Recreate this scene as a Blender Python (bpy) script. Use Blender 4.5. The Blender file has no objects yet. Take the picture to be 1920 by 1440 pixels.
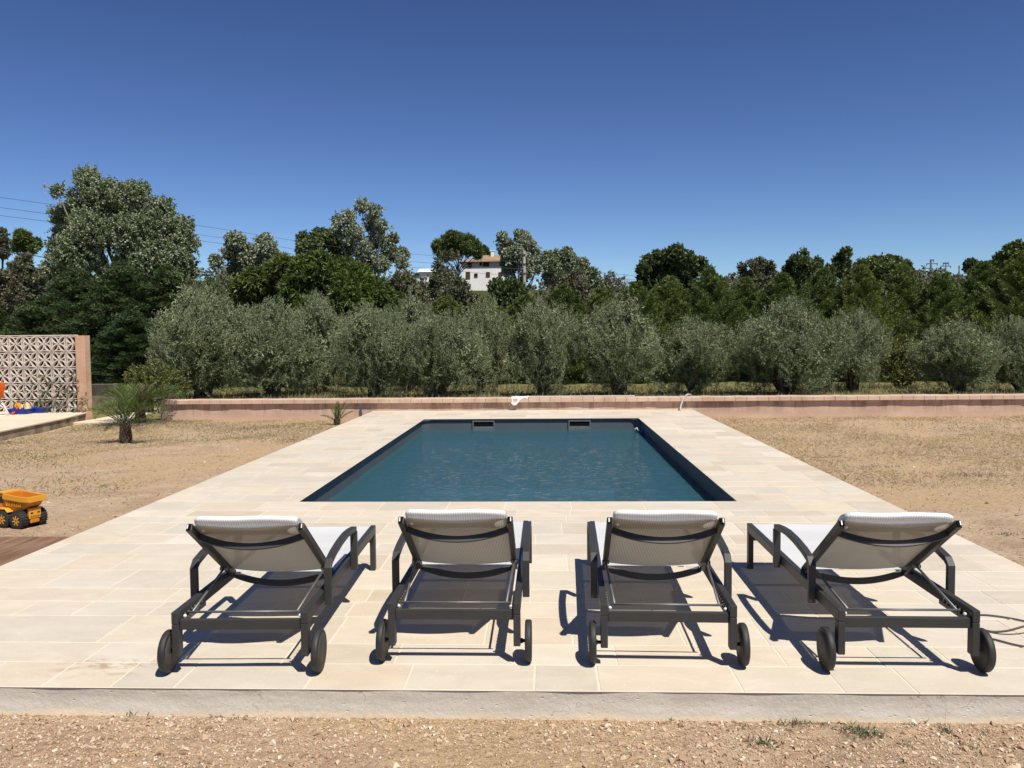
import bpy, bmesh, math, random
import numpy as np
from mathutils import Vector, Matrix, noise as mnoise

# ------------------------------------------------------------------ camera, world, sun, exposure
SC = bpy.context.scene
COL = SC.collection
FPX, YAW, PITCH, ROLL, CAMH = 1567.9, 0.0401, -0.0529, -0.0091, 1.4734
cp, sp = math.cos(PITCH), math.sin(PITCH)
W_ = Vector((-math.sin(YAW)*cp, math.cos(YAW)*cp, sp))
R0 = W_.cross(Vector((0, 0, 1))).normalized()
U0 = R0.cross(W_)
R_ = R0*math.cos(ROLL) + U0*math.sin(ROLL)
U_ = -R0*math.sin(ROLL) + U0*math.cos(ROLL)
cam_d = bpy.data.cameras.new('camera')
cam = bpy.data.objects.new('camera', cam_d); COL.objects.link(cam)
cam_d.sensor_fit = 'HORIZONTAL'; cam_d.sensor_width = 36; cam_d.lens = FPX/1920*36
cam_d.clip_start = 0.05; cam_d.clip_end = 3000
mw = Matrix((R_, U_, -W_)).transposed().to_4x4(); mw.translation = (0, 0, CAMH)
cam.matrix_world = mw
SC.camera = cam

def at(px, py, Y=None, z=None):
    """a point of the photograph taken out to the real distance Y (or down to height z)"""
    d = W_*FPX + R_*(px-960) - U_*(py-720)
    t = Y/d.y if Y is not None else (z-CAMH)/d.z
    return Vector((0, 0, CAMH)) + d*t

SUN_L = Vector((-0.335, 0.475, -1)).normalized()      # the way the light travels
SUN_EL = math.asin(-SUN_L.z)
SUN_AZ = math.atan2(-SUN_L.x, -SUN_L.y)               # clockwise from +Y
sun_d = bpy.data.lights.new('sun', 'SUN'); sun_d.energy = 4.6; sun_d.angle = math.radians(0.53)
sun_d.color = (1, 0.955, 0.865)
sun = bpy.data.objects.new('sun', sun_d); COL.objects.link(sun)
sun.rotation_euler = SUN_L.to_track_quat('-Z', 'Y').to_euler(); sun.location = (4, -8, 14)

world = bpy.data.worlds.new('World'); SC.world = world; world.use_nodes = True
wn = world.node_tree; wn.nodes.clear()
sky = wn.nodes.new('ShaderNodeTexSky'); sky.sky_type = 'NISHITA'; sky.sun_disc = False
sky.sun_elevation = SUN_EL; sky.sun_rotation = SUN_AZ
sky.altitude = 600; sky.air_density = 0.9; sky.dust_density = 0.25; sky.ozone_density = 3.0
bg = wn.nodes.new('ShaderNodeBackground'); bg.inputs[1].default_value = 0.033
hs = wn.nodes.new('ShaderNodeHueSaturation'); hs.inputs['Saturation'].default_value = 1.0; hs.inputs['Hue'].default_value = 0.506
gm = wn.nodes.new('ShaderNodeGamma'); gm.inputs[1].default_value = 1.5
wo = wn.nodes.new('ShaderNodeOutputWorld')
wn.links.new(sky.outputs[0], gm.inputs[0]); wn.links.new(gm.outputs[0], hs.inputs['Color']); wn.links.new(hs.outputs[0], bg.inputs[0])
wn.links.new(bg.outputs[0], wo.inputs[0])
SC.view_settings.view_transform = 'Standard'; SC.view_settings.look = 'None'
SC.view_settings.exposure = 0.35; SC.view_settings.gamma = 1.0
SC.cycles.max_bounces = 8; SC.cycles.transparent_max_bounces = 12
SC.cycles.caustics_reflective = False; SC.cycles.caustics_refractive = False

RNG = np.random.default_rng(7)
random.seed(7)
PI = math.pi

# ------------------------------------------------------------------ materials
def srgb(r, g, b):
    f = lambda c: (c/255/12.92) if c/255 <= 0.04045 else ((c/255+0.055)/1.055)**2.4
    return (f(r), f(g), f(b), 1)

class NT:
    def __init__(s, name):
        s.m = bpy.data.materials.new(name); s.m.use_nodes = True
        s.t = s.m.node_tree; s.t.nodes.clear()
        s.out = s.n('ShaderNodeOutputMaterial')
    def n(s, typ, **kw):
        nd = s.t.nodes.new(typ)
        for k, v in kw.items(): setattr(nd, k, v)
        return nd
    def l(s, a, b): s.t.links.new(a, b)
    def val(s, sock, v):
        if hasattr(v, 'is_linked'): s.l(v, sock)
        elif isinstance(v, tuple) and len(v) == 3 and sock.type == 'RGBA': sock.default_value = (*v, 1)
        else: sock.default_value = v
    def coord(s, kind='Object'): return s.n('ShaderNodeTexCoord').outputs[kind]
    def pos(s): return s.n('ShaderNodeNewGeometry').outputs['Position']
    def mapping(s, vec, scale=(1, 1, 1), rot=(0, 0, 0), loc=(0, 0, 0)):
        m = s.n('ShaderNodeMapping'); s.l(vec, m.inputs[0])
        m.inputs['Scale'].default_value = scale; m.inputs['Rotation'].default_value = rot; m.inputs['Location'].default_value = loc
        return m.outputs[0]
    def noise(s, vec, scale, detail=4, rough=0.55, dist=0):
        m = s.n('ShaderNodeTexNoise'); s.l(vec, m.inputs['Vector'])
        m.inputs['Scale'].default_value = scale; m.inputs['Detail'].default_value = detail
        m.inputs['Roughness'].default_value = rough; m.inputs['Distortion'].default_value = dist
        return m.outputs['Fac']
    def voro(s, vec, scale, out='Distance', feature='F1'):
        m = s.n('ShaderNodeTexVoronoi'); m.feature = feature; s.l(vec, m.inputs['Vector']); m.inputs['Scale'].default_value = scale
        return m.outputs[out]
    def ramp(s, fac, stops, interp='LINEAR'):
        m = s.n('ShaderNodeValToRGB'); m.color_ramp.interpolation = interp
        el = m.color_ramp.elements
        while len(el) < len(stops): el.new(0.5)
        for e, (p, c) in zip(el, stops):
            e.position = p
            e.color = c if len(c) == 4 else (*c, 1)
        s.l(fac, m.inputs[0]); return m.outputs[0]
    def step(s, fac, a, b):
        m = s.n('ShaderNodeMapRange'); m.interpolation_type = 'SMOOTHSTEP'; s.l(fac, m.inputs[0])
        m.inputs[1].default_value = a; m.inputs[2].default_value = b; return m.outputs[0]
    def mix(s, fac, a, b, mode='MIX'):
        m = s.n('ShaderNodeMix', data_type='RGBA', blend_type=mode)
        s.val(m.inputs['Factor'], fac);
        s.val(m.inputs[6], a); s.val(m.inputs[7], b); return m.outputs[2]
    def math(s, op, a, b=0.0):
        m = s.n('ShaderNodeMath', operation=op); s.val(m.inputs[0], a); s.val(m.inputs[1], b); return m.outputs[0]
    def sep(s, vec):
        m = s.n('ShaderNodeSeparateXYZ'); s.l(vec, m.inputs[0]); return m.outputs
    def bump(s, h, strength=0.3, dist=0.01, prev=None):
        m = s.n('ShaderNodeBump'); s.l(h, m.inputs['Height']); m.inputs['Strength'].default_value = strength
        m.inputs['Distance'].default_value = dist
        if prev: s.l(prev, m.inputs['Normal'])
        return m.outputs[0]
    def bsdf(s, color, rough=0.6, metal=0.0, spec=0.5, normal=None):
        p = s.n('ShaderNodeBsdfPrincipled')
        s.val(p.inputs['Base Color'], color); s.val(p.inputs['Roughness'], rough)
        p.inputs['Metallic'].default_value = metal; p.inputs['Specular IOR Level'].default_value = spec
        if normal: s.l(normal, p.inputs['Normal'])
        return p.outputs[0]
    def done(s, sh): s.l(sh, s.out.inputs[0]); return s.m

def m_simple(name, c1, c2=None, scale=8, rough=0.6, spec=0.4, metal=0.0, bump=0.15, bscale=None, bdist=0.004):
    t = NT(name); v = t.coord()
    n1 = t.noise(v, scale, 5)
    col = t.ramp(n1, [(0.3, c1), (0.7, c2 or c1)])
    n2 = t.noise(v, bscale or scale*6, 5)
    return t.done(t.bsdf(col, rough, metal, spec, t.bump(n2, bump, bdist)))

def m_leaf(name, cols, back=None, trans=0.25, rough=0.55, spec=0.35, tcol=None, clump=0.6):
    """leaf: colour by leaf, by clump and by side"""
    t = NT(name)
    g = t.n('ShaderNodeNewGeometry')
    rp = t.ramp(g.outputs['Random Per Island'], [(i/(len(cols)-1), c) for i, c in enumerate(cols)])
    oi = t.n('ShaderNodeObjectInfo')
    n = t.noise(t.coord(), clump, 3)
    col = t.mix(t.step(n, 0.35, 0.7), t.mix(1.0, rp, (0.84, 0.85, 0.84, 1), 'MULTIPLY'), rp)
    hv = t.n('ShaderNodeHueSaturation'); t.l(col, hv.inputs['Color'])
    mr = t.n('ShaderNodeMapRange'); t.l(oi.outputs['Random'], mr.inputs[0]); mr.inputs[3].default_value = 0.85; mr.inputs[4].default_value = 1.15
    t.l(mr.outputs[0], hv.inputs['Value'])
    mr2 = t.n('ShaderNodeMapRange'); t.l(oi.outputs['Random'], mr2.inputs[0]); mr2.inputs[3].default_value = 0.515; mr2.inputs[4].default_value = 0.485
    t.l(mr2.outputs[0], hv.inputs['Hue'])
    col = hv.outputs[0]
    if back: col = t.mix(g.outputs['Backfacing'], col, back)
    b = t.bsdf(col, rough, 0, spec)
    tr = t.n('ShaderNodeBsdfTranslucent'); t.val(tr.inputs[0], tcol or cols[-1])
    mx = t.n('ShaderNodeMixShader'); mx.inputs[0].default_value = trans
    t.l(b, mx.inputs[1]); t.l(tr.outputs[0], mx.inputs[2])
    return t.done(mx.outputs[0])

# ------------------------------------------------------------------ object helpers
def link(name, me, mat=None, parent=None):
    if isinstance(me, bmesh.types.BMesh):
        bm = me; me = bpy.data.meshes.new(name); bm.normal_update(); bm.to_mesh(me); bm.free()
    o = bpy.data.objects.new(name, me); COL.objects.link(o)
    for m in (mat if isinstance(mat, (list, tuple)) else [mat]):
        if m: me.materials.append(m)
    if parent: o.parent = parent
    return o

def tag(o, label, cat, group=None):
    o['label'] = label; o['category'] = cat
    if group: o['group'] = group
    return o
def structure(o): o['kind'] = 'structure'; return o
def stuff(o, label=None, cat=None):
    o['kind'] = 'stuff'
    if label: o['label'] = label
    if cat: o['category'] = cat
    return o

def thing(name, label, cat, loc=(0, 0, 0), rotz=0, group=None):
    o = bpy.data.objects.new(name, None); COL.objects.link(o)
    o.empty_display_size = 0.1
    o.location = loc; o.rotation_euler = (0, 0, rotz)
    return tag(o, label, cat, group)

def dup(root, loc, rotz, label, scale=None):
    def cp_(o, parent):
        c = o.copy(); COL.objects.link(c); c.parent = parent
        for ch in list(o.children): cp_(ch, c)
        return c
    r = cp_(root, None); r.location = loc; r.rotation_euler = (0, 0, rotz)
    if scale: r.scale = scale
    r['label'] = label
    return r

def bevel(o, w=0.003, seg=2):
    m = o.modifiers.new('bevel', 'BEVEL'); m.width = w; m.segments = seg; m.limit_method = 'ANGLE'
    m.harden_normals = False
    return o
def smooth(o, ang=40):
    for p in o.data.polygons: p.use_smooth = True
    return o

def add_box(bm, x0, x1, y0, y1, z0, z1, mtx=None):
    vs = [bm.verts.new((x, y, z)) for z in (z0, z1) for y in (y0, y1) for x in (x0, x1)]
    if mtx:
        for v in vs: v.co = mtx @ v.co
    for f in ((0, 2, 3, 1), (4, 5, 7, 6), (0, 1, 5, 4), (2, 6, 7, 3), (0, 4, 6, 2), (1, 3, 7, 5)):
        bm.faces.new([vs[i] for i in f])
    return vs

def add_sweep(bm, path, w, h, side=(1, 0, 0), cap=True):
    """rectangular bar along a path; w along `side`, h across it"""
    path = [Vector(p) for p in path]; side = Vector(side)
    rings = []
    for i, p in enumerate(path):
        a = path[max(0, i-1)]; b = path[min(len(path)-1, i+1)]
        t = (b-a).normalized()
        n = t.cross(side).normalized(); s = n.cross(t).normalized()
        k = 1.0
        if 0 < i < len(path)-1:
            t1 = (path[i]-path[i-1]).normalized()
            k = 1/max(0.5, t1.dot(t))
        hv = n*(h/2*k); sv = s*(w/2)
        rings.append([bm.verts.new(p+sv+hv), bm.verts.new(p-sv+hv), bm.verts.new(p-sv-hv), bm.verts.new(p+sv-hv)])
    for a, b in zip(rings, rings[1:]):
        for j in range(4):
            bm.faces.new((a[j], a[(j+1) % 4], b[(j+1) % 4], b[j]))
    if cap:
        bm.faces.new(rings[0][::-1]); bm.faces.new(rings[-1])

def add_tube(bm, path, radii, seg=8, cap=True):
    path = [Vector(p) for p in path]
    if not isinstance(radii, (list, tuple)): radii = [radii]*len(path)
    rings = []
    ref = Vector((0, 0, 1))
    prev = None
    for i, p in enumerate(path):
        a = path[max(0, i-1)]; b = path[min(len(path)-1, i+1)]
        t = (b-a).normalized()
        if prev is None:
            n = t.cross(ref)
            if n.length < 0.05: n = t.cross(Vector((1, 0, 0)))
        else:
            n = prev - t*prev.dot(t)
        n.normalize(); prev = n
        s = t.cross(n)
        rings.append([bm.verts.new(p+(n*math.cos(2*PI*j/seg)+s*math.sin(2*PI*j/seg))*radii[i]) for j in range(seg)])
    for a, b in zip(rings, rings[1:]):
        for j in range(seg):
            f = bm.faces.new((a[j], a[(j+1) % seg], b[(j+1) % seg], b[j])); f.smooth = True
    if cap:
        bm.faces.new(rings[0][::-1]); bm.faces.new(rings[-1])

def add_lathe(bm, prof, seg=24, axis='x', origin=(0, 0, 0)):
    """prof: list of (pos along the axis, radius)"""
    o = Vector(origin); rings = []
    for a, r in prof:
        ring = []
        for j in range(seg):
            c, s = math.cos(2*PI*j/seg)*r, math.sin(2*PI*j/seg)*r
            v = {'x': (a, c, s), 'y': (c, a, s), 'z': (c, s, a)}[axis]
            ring.append(bm.verts.new(o+Vector(v)))
        rings.append(ring)
    for a, b in zip(rings, rings[1:]):
        for j in range(seg):
            f = bm.faces.new((a[j], a[(j+1) % seg], b[(j+1) % seg], b[j])); f.smooth = True
    bm.faces.new(rings[0][::-1]); bm.faces.new(rings[-1])

def np_mesh(name, verts, faces, mat=None, parent=None, mats=None, matidx=None):
    verts = np.asarray(verts, dtype=np.float32).reshape(-1, 3); faces = np.asarray(faces, dtype=np.int32)
    k = faces.shape[1]
    me = bpy.data.meshes.new(name)
    me.vertices.add(len(verts)); me.vertices.foreach_set('co', verts.ravel())
    me.loops.add(faces.size); me.loops.foreach_set('vertex_index', faces.ravel())
    me.polygons.add(len(faces))
    me.polygons.foreach_set('loop_start', np.arange(0, faces.size, k, dtype=np.int32))
    me.polygons.foreach_set('loop_total', np.full(len(faces), k, dtype=np.int32))
    if matidx is not None: me.polygons.foreach_set('material_index', np.asarray(matidx, dtype=np.int32))
    me.polygons.foreach_set('use_smooth', np.zeros(len(faces), dtype=bool))
    me.update(calc_edges=True)
    o = bpy.data.objects.new(name, me); COL.objects.link(o)
    for m in (mats or [mat]):
        if m: me.materials.append(m)
    if parent: o.parent = parent
    return o

def unit(a): return a/np.maximum(np.linalg.norm(a, axis=-1, keepdims=True), 1e-9)

def leaf_quads(p, d, length, width, rng, flat=None):
    """diamond leaves at p pointing along d"""
    n = len(p)
    r = rng.normal(size=(n, 3)) if flat is None else flat + rng.normal(size=(n, 3))*0.35
    s = unit(np.cross(d, r))
    L = np.asarray(length).reshape(-1, 1)*np.ones((n, 1)); Wd = np.asarray(width).reshape(-1, 1)*np.ones((n, 1))
    v = np.empty((n, 4, 3), dtype=np.float32)
    v[:, 0] = p; v[:, 1] = p + d*L*0.45 + s*Wd*0.5; v[:, 2] = p + d*L; v[:, 3] = p + d*L*0.45 - s*Wd*0.5
    return v

def pnoise(p, f, seed):
    r = np.random.default_rng(seed); out = np.zeros(len(p))
    for i in range(5):
        k = unit(r.normal(size=3))*f*r.uniform(0.6, 1.7); out += np.sin(p@k + r.uniform(0, 6.28))
    return out/5

def crown(blobs, n_sh, n_lf, L, ll, lw, rng, ko=1.0, ku=0.4, kr=0.35, spread=0.6, inner=0.25, gap=None, gapf=2.0, droop=0.0, up_shell=-2):
    """shoots of leaves springing from the surface of a set of ellipsoids -> (n,4,3) quads"""
    B = np.array(blobs, dtype=float); w = (B[:, 3]*B[:, 5]); w = w/w.sum()
    idx = rng.choice(len(B), size=n_sh, p=w)
    u = unit(rng.normal(size=(n_sh, 3)))
    rad = np.where(rng.random(n_sh) < inner, rng.uniform(0.35, 0.85, n_sh), rng.uniform(0.86, 1.04, n_sh))
    p = B[idx, :3] + B[idx, 3:]*u*rad[:, None]
    keep = np.ones(n_sh, bool)
    if gap is not None: keep &= pnoise(p, gapf, int(rng.integers(1e6))) > gap
    p, idx, u = p[keep], idx[keep], u[keep]
    nrm = unit(u/B[idx, 3:])
    d = unit(nrm*ko + np.array([0, 0, ku]) + rng.normal(size=p.shape)*kr)
    Ls = L*rng.uniform(0.6, 1.3, len(p))
    t = rng.random((len(p), n_lf))
    pos = p[:, None, :] - d[:, None, :]*(Ls[:, None]*(1-t))[:, :, None]*0.8
    if droop: pos[:, :, 2] -= droop*(t**2)*Ls[:, None]
    pos = pos.reshape(-1, 3) + rng.normal(size=(pos.shape[0]*n_lf, 3))*L*0.04
    dd = np.repeat(d, n_lf, axis=0)
    ld = unit(dd + rng.normal(size=dd.shape)*spread - np.array([0, 0, droop*0.6]))
    m = len(pos)
    return leaf_quads(pos, ld, ll*rng.uniform(0.6, 1.3, m), lw*rng.uniform(0.7, 1.3, m), rng)

def quads_obj(name, v, mat, parent=None):
    n = len(v); return np_mesh(name, v.reshape(-1, 3), np.arange(n*4).reshape(n, 4), mat, parent)

# ------------------------------------------------------------------ the materials in use
def mk_tiles():
    t = NT('limestone_paving'); g = t.n('ShaderNodeNewGeometry'); v = g.outputs['Position']
    a = t.n('ShaderNodeAttribute'); a.attribute_name = 'tone'
    r = a.outputs['Fac']
    base = t.ramp(r, [(0.0, srgb(202, 188, 168)), (0.2, srgb(203, 195, 182)), (0.42, srgb(214, 202, 183)), (0.6, srgb(209, 201, 188)), (0.78, srgb(211, 197, 178)), (0.93, srgb(219, 210, 196)), (1.0, srgb(209, 195, 176))])
    base = t.mix(1.0, base, (0.94, 0.925, 0.895, 1), 'MULTIPLY')
    n1 = t.noise(t.mapping(v, (1.2, 2.2, 1)), 3.2, 6, 0.62, 0.6)
    c = t.mix(t.step(n1, 0.35, 0.72), t.mix(1.0, base, (0.91, 0.895, 0.87, 1), 'MULTIPLY'), base)
    n3 = t.noise(v, 60, 3, 0.6)
    c = t.mix(t.step(n3, 0.62, 0.72), c, t.mix(0.6, c, srgb(226, 219, 206)))
    # rusty dirt marks on two slabs near the front left
    n4 = t.noise(t.mapping(v, (1.0, 2.0, 1), (0, 0, 0.5)), 5.0, 6, 0.7, 1.2)
    s = t.sep(v)
    fx = t.math('SUBTRACT', 1.0, t.step(t.math('ABSOLUTE', t.math('ADD', s[0], 2.02)), 0.05, 0.34))
    fy = t.math('SUBTRACT', 1.0, t.step(t.math('ABSOLUTE', t.math('SUBTRACT', s[1], 3.66)), 0.03, 0.17))
    f = t.math('MULTIPLY', t.math('MULTIPLY', fx, fy), t.step(n4, 0.46, 0.62))
    c = t.mix(t.math('MULTIPLY', f, 0.75), c, srgb(158, 131, 110))
    n5 = t.noise(v, 1.1, 5, 0.65, 0.8)
    c = t.mix(t.math('MULTIPLY', t.step(n5, 0.58, 0.78), 0.35), c, srgb(192, 168, 142))
    b = t.bump(t.noise(v, 26, 6, 0.65), 0.25, 0.006)
    return t.done(t.bsdf(c, 0.62, 0, 0.3, b))
M_TILE = mk_tiles()
M_GROUT = m_simple('grout', srgb(215, 204, 186), srgb(207, 195, 177), 6, 0.8, 0.2)
def mk_kerb():
    t = NT('concrete_edge'); v = t.pos()
    n = t.noise(t.mapping(v, (1.4, 1, 6)), 2.6, 7, 0.6)
    c = t.ramp(n, [(0.3, srgb(176, 168, 154)), (0.7, srgb(200, 192, 178))])
    s = t.sep(v)
    low = t.math('SUBTRACT', 1.0, t.step(t.math('ADD', s[2], t.math('MULTIPLY', t.math('SUBTRACT', n, 0.5), 0.09)), -0.115, -0.085))
    c = t.mix(low, c, srgb(206, 190, 164))
    pits = t.voro(t.mapping(v, (1, 1, 2.2)), 16, 'Distance')
    n2 = t.noise(v, 40, 5, 0.7)
    h = t.math('ADD', t.math('MULTIPLY', t.step(pits, 0.02, 0.16), 0.6), n2)
    cr = t.n('ShaderNodeTexVoronoi'); cr.feature = 'DISTANCE_TO_EDGE'; cr.inputs['Scale'].default_value = 2.3
    wv = t.n('ShaderNodeVectorMath', operation='ADD'); t.l(t.mapping(v, (0.7, 1, 2.4)), wv.inputs[0])
    nn = t.n('ShaderNodeTexNoise'); nn.inputs['Scale'].default_value = 6; t.l(v, nn.inputs['Vector'])
    t.l(nn.outputs['Color'], wv.inputs[1]); t.l(wv.outputs[0], cr.inputs['Vector'])
    crack = t.math('MULTIPLY', t.math('SUBTRACT', 1.0, t.step(cr.outputs[0], 0.0, 0.012)), t.step(t.noise(v, 2.2, 2), 0.5, 0.6))
    c = t.mix(t.math('MULTIPLY', crack, 0.55), c, srgb(120, 108, 94))
    return t.done(t.bsdf(c, 0.85, 0, 0.2, t.bump(h, 0.5, 0.008)))
M_KERB = mk_kerb()

def mk_ground():
    t = NT('dry_soil'); v = t.pos(); s = t.sep(v)
    n1 = t.noise(v, 0.55, 6, 0.6, 0.4); n2 = t.noise(v, 3.2, 7, 0.65); n3 = t.noise(v, 34, 4, 0.7)
    soil = t.ramp(n2, [(0.25, srgb(160, 134, 110)), (0.5, srgb(181, 155, 129)), (0.75, srgb(199, 177, 152))])
    straw = t.ramp(n3, [(0.3, srgb(164, 136, 102)), (0.7, srgb(202, 176, 138))])
    far = t.step(s[1], 7.0, 16.0)
    k = t.math('ADD', t.step(n1, 0.47, 0.56), t.math('MULTIPLY', far, 0.3))
    c = t.mix(t.math('MINIMUM', k, 0.8), soil, straw)
    st = t.voro(v, 46, 'Distance'); stone = t.math('SUBTRACT', 1.0, t.step(st, 0.16, 0.26))
    sel = t.step(t.noise(v, 7, 3), 0.5, 0.62)
    c = t.mix(t.math('MULTIPLY', t.math('MULTIPLY', stone, sel), 0.65), c, srgb(214, 196, 170))
    n6 = t.noise(t.mapping(v, (1, 1.6, 1)), 13, 6, 0.75, 0.5)
    c = t.mix(t.math('MULTIPLY', t.step(n6, 0.54, 0.68), 0.42), c, srgb(120, 94, 68))
    c = t.mix(t.math('MULTIPLY', t.step(n6, 0.46, 0.34), 0.35), c, srgb(214, 188, 150))
    dk = t.step(n3, 0.54, 0.66); c = t.mix(t.math('MULTIPLY', dk, 0.35), c, srgb(110, 86, 62))
    # the meadow behind the wall and the scrubby hill
    mead = t.ramp(n3, [(0.3, srgb(92, 90, 54)), (0.7, srgb(146, 136, 88))])
    c = t.mix(t.step(s[1], 17.3, 17.9), c, mead)
    hill = t.ramp(n2, [(0.3, srgb(52, 58, 32)), (0.7, srgb(82, 80, 48))])
    c = t.mix(t.step(s[1], 30.0, 34.0), c, hill)
    h = t.math('ADD', t.math('MULTIPLY', n3, 0.5), t.math('MULTIPLY', stone, 0.5))
    b = t.bump(n2, 0.7, 0.06); b = t.bump(n6, 0.9, 0.03, b); b = t.bump(h, 0.9, 0.014, b)
    return t.done(t.bsdf(c, 0.95, 0, 0.1, b))
M_GROUND = mk_ground()

def mk_render_wall():
    t = NT('pink_render'); v = t.pos(); s = t.sep(v)
    n1 = t.noise(v, 1.6, 6, 0.6); n2 = t.noise(v, 30, 5, 0.7)
    c = t.ramp(n1, [(0.3, srgb(176, 147, 128)), (0.55, srgb(192, 164, 144)), (0.8, srgb(202, 181, 162))])
    # dark runs below the joints of the cap, with a ragged foot
    st = t.noise(t.mapping(v, (3.2, 1, 0.5)), 1.3, 4, 0.7)
    lowr = t.step(t.math('ADD', s[2], t.math('MULTIPLY', n1, 0.25)), -0.02, 0.30)
    c = t.mix(t.math('MULTIPLY', t.math('MULTIPLY', t.step(st, 0.46, 0.62), lowr), 0.65), c, srgb(118, 92, 77))
    base = t.math('SUBTRACT', 1.0, t.step(t.math('ADD', s[2], t.math('MULTIPLY', n1, 0.12)), -0.12, -0.02))
    c = t.mix(t.math('MULTIPLY', base, 0.5), c, srgb(206, 172, 138))
    return t.done(t.bsdf(c, 0.9, 0, 0.15, t.bump(n2, 0.55, 0.012)))
M_PINK = mk_render_wall()
M_CAP = m_simple('cap_stone', srgb(206, 180, 158), srgb(180, 150, 130), 2.5, 0.8, 0.2, 0, 0.3, 30)
M_PILLAR = m_simple('peach_render', srgb(200, 164, 138), srgb(184, 147, 121), 3, 0.9, 0.15, 0, 0.5, 24, 0.012)
M_BLOCK = m_simple('block_concrete', srgb(214, 202, 190), srgb(196, 182, 170), 3, 0.85, 0.2, 0, 0.3, 40)
M_FRAME = m_simple('charcoal_metal', srgb(50, 50, 50), srgb(57, 57, 56), 5, 0.48, 0.35, 0, 0.04, 300, 0.001)
M_RUBBER = m_simple('black_rubber', srgb(38, 37, 36), srgb(52, 50, 48), 20, 0.6, 0.4, 0, 0.2, 90, 0.002)
M_HUB = m_simple('wheel_disc', srgb(70, 66, 62), srgb(60, 57, 54), 10, 0.6, 0.3)
M_STEEL = m_simple('steel_rod', srgb(120, 119, 117), srgb(96, 95, 94), 10, 0.45, 0.4, 0.4)
M_BOLT = m_simple('pale_bolt', srgb(225, 225, 222), srgb(200, 200, 198), 10, 0.4)

def mk_sling(name, base, stripe, transp, period=0.0075, tl=0.05, back=None):
    t = NT(name); v = t.coord(); s = t.sep(v)
    w = t.math('SINE', t.math('MULTIPLY', s[0], 2*PI/period))
    c = t.mix(t.step(w, -0.3, 0.6), base, stripe)
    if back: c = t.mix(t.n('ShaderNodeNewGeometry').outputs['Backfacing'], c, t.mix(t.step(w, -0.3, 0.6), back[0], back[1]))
    d = t.bsdf(c, 0.6, 0, 0.25, t.bump(w, 0.15, 0.001))
    tr = t.n('ShaderNodeBsdfTranslucent'); t.val(tr.inputs[0], (0.75, 0.72, 0.66, 1))
    m1 = t.n('ShaderNodeMixShader'); m1.inputs[0].default_value = tl; t.l(d, m1.inputs[1]); t.l(tr.outputs[0], m1.inputs[2])
    if not transp: return t.done(m1.outputs[0])
    tp = t.n('ShaderNodeBsdfTransparent'); t.val(tp.inputs[0], (0.95, 0.92, 0.88, 1))
    m2 = t.n('ShaderNodeMixShader'); m2.inputs[0].default_value = transp; t.l(m1.outputs[0], m2.inputs[1]); t.l(tp.outputs[0], m2.inputs[2])
    return t.done(m2.outputs[0])
M_SLING = mk_sling('mesh_sling', srgb(216, 216, 215), srgb(186, 186, 184), 0.045, back=(srgb(172, 167, 155), srgb(122, 117, 107)))  # grey underside, toned darker so its colour also carries the backrest's shade
M_PILLOW = mk_sling('pillow_cloth', srgb(226, 227, 228), srgb(204, 207, 209), 0.0, 0.011)

def mk_water():
    t = NT('pool_water'); v = t.pos()
    n1 = t.noise(t.mapping(v, (1.0, 2.4, 1), (0, 0, 0.12)), 7.5, 4, 0.6, 0.5)
    n2 = t.noise(t.mapping(v, (1, 2.1, 1), (0, 0, -0.3)), 19, 4, 0.6, 0.5)
    b = t.bump(n1, 0.5, 0.015); b = t.bump(n2, 0.8, 0.008, b)
    fr = t.n('ShaderNodeFresnel'); fr.inputs[0].default_value = 1.33; t.l(b, fr.inputs['Normal'])
    gl = t.n('ShaderNodeBsdfGlossy'); gl.inputs['Roughness'].default_value = 0.03; t.l(b, gl.inputs['Normal'])
    tp = t.n('ShaderNodeBsdfTransparent'); t.val(tp.inputs[0], (0.50, 0.82, 0.90, 1))
    df = t.n('ShaderNodeBsdfDiffuse'); t.val(df.inputs[0], (0.060, 0.190, 0.242, 1))
    mb = t.n('ShaderNodeMixShader'); mb.inputs[0].default_value = 0.45; t.l(tp.outputs[0], mb.inputs[1]); t.l(df.outputs[0], mb.inputs[2])
    mx = t.n('ShaderNodeMixShader'); t.l(fr.outputs[0], mx.inputs[0]); t.l(mb.outputs[0], mx.inputs[1]); t.l(gl.outputs[0], mx.inputs[2])
    return t.done(mx.outputs[0])
M_WATER = mk_water()
M_LINER = m_simple('grey_liner', srgb(84, 90, 94), srgb(76, 82, 87), 1.5, 0.5, 0.3, 0, 0.05, 60)
M_SKIM = m_simple('skimmer_frame', srgb(98, 102, 106), srgb(88, 92, 96), 6, 0.45)
M_DARK = m_simple('dark_recess', srgb(12, 13, 14), srgb(17, 17, 18), 6, 0.8, 0.1)
M_BARK = m_simple('bark', srgb(70, 60, 50), srgb(104, 92, 78), 9, 0.95, 0.1, 0, 0.8, 40, 0.02)
M_PALEBARK = m_simple('pale_bark', srgb(158, 152, 138), srgb(116, 108, 94), 4, 0.9, 0.1, 0, 0.5, 20, 0.02)

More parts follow.
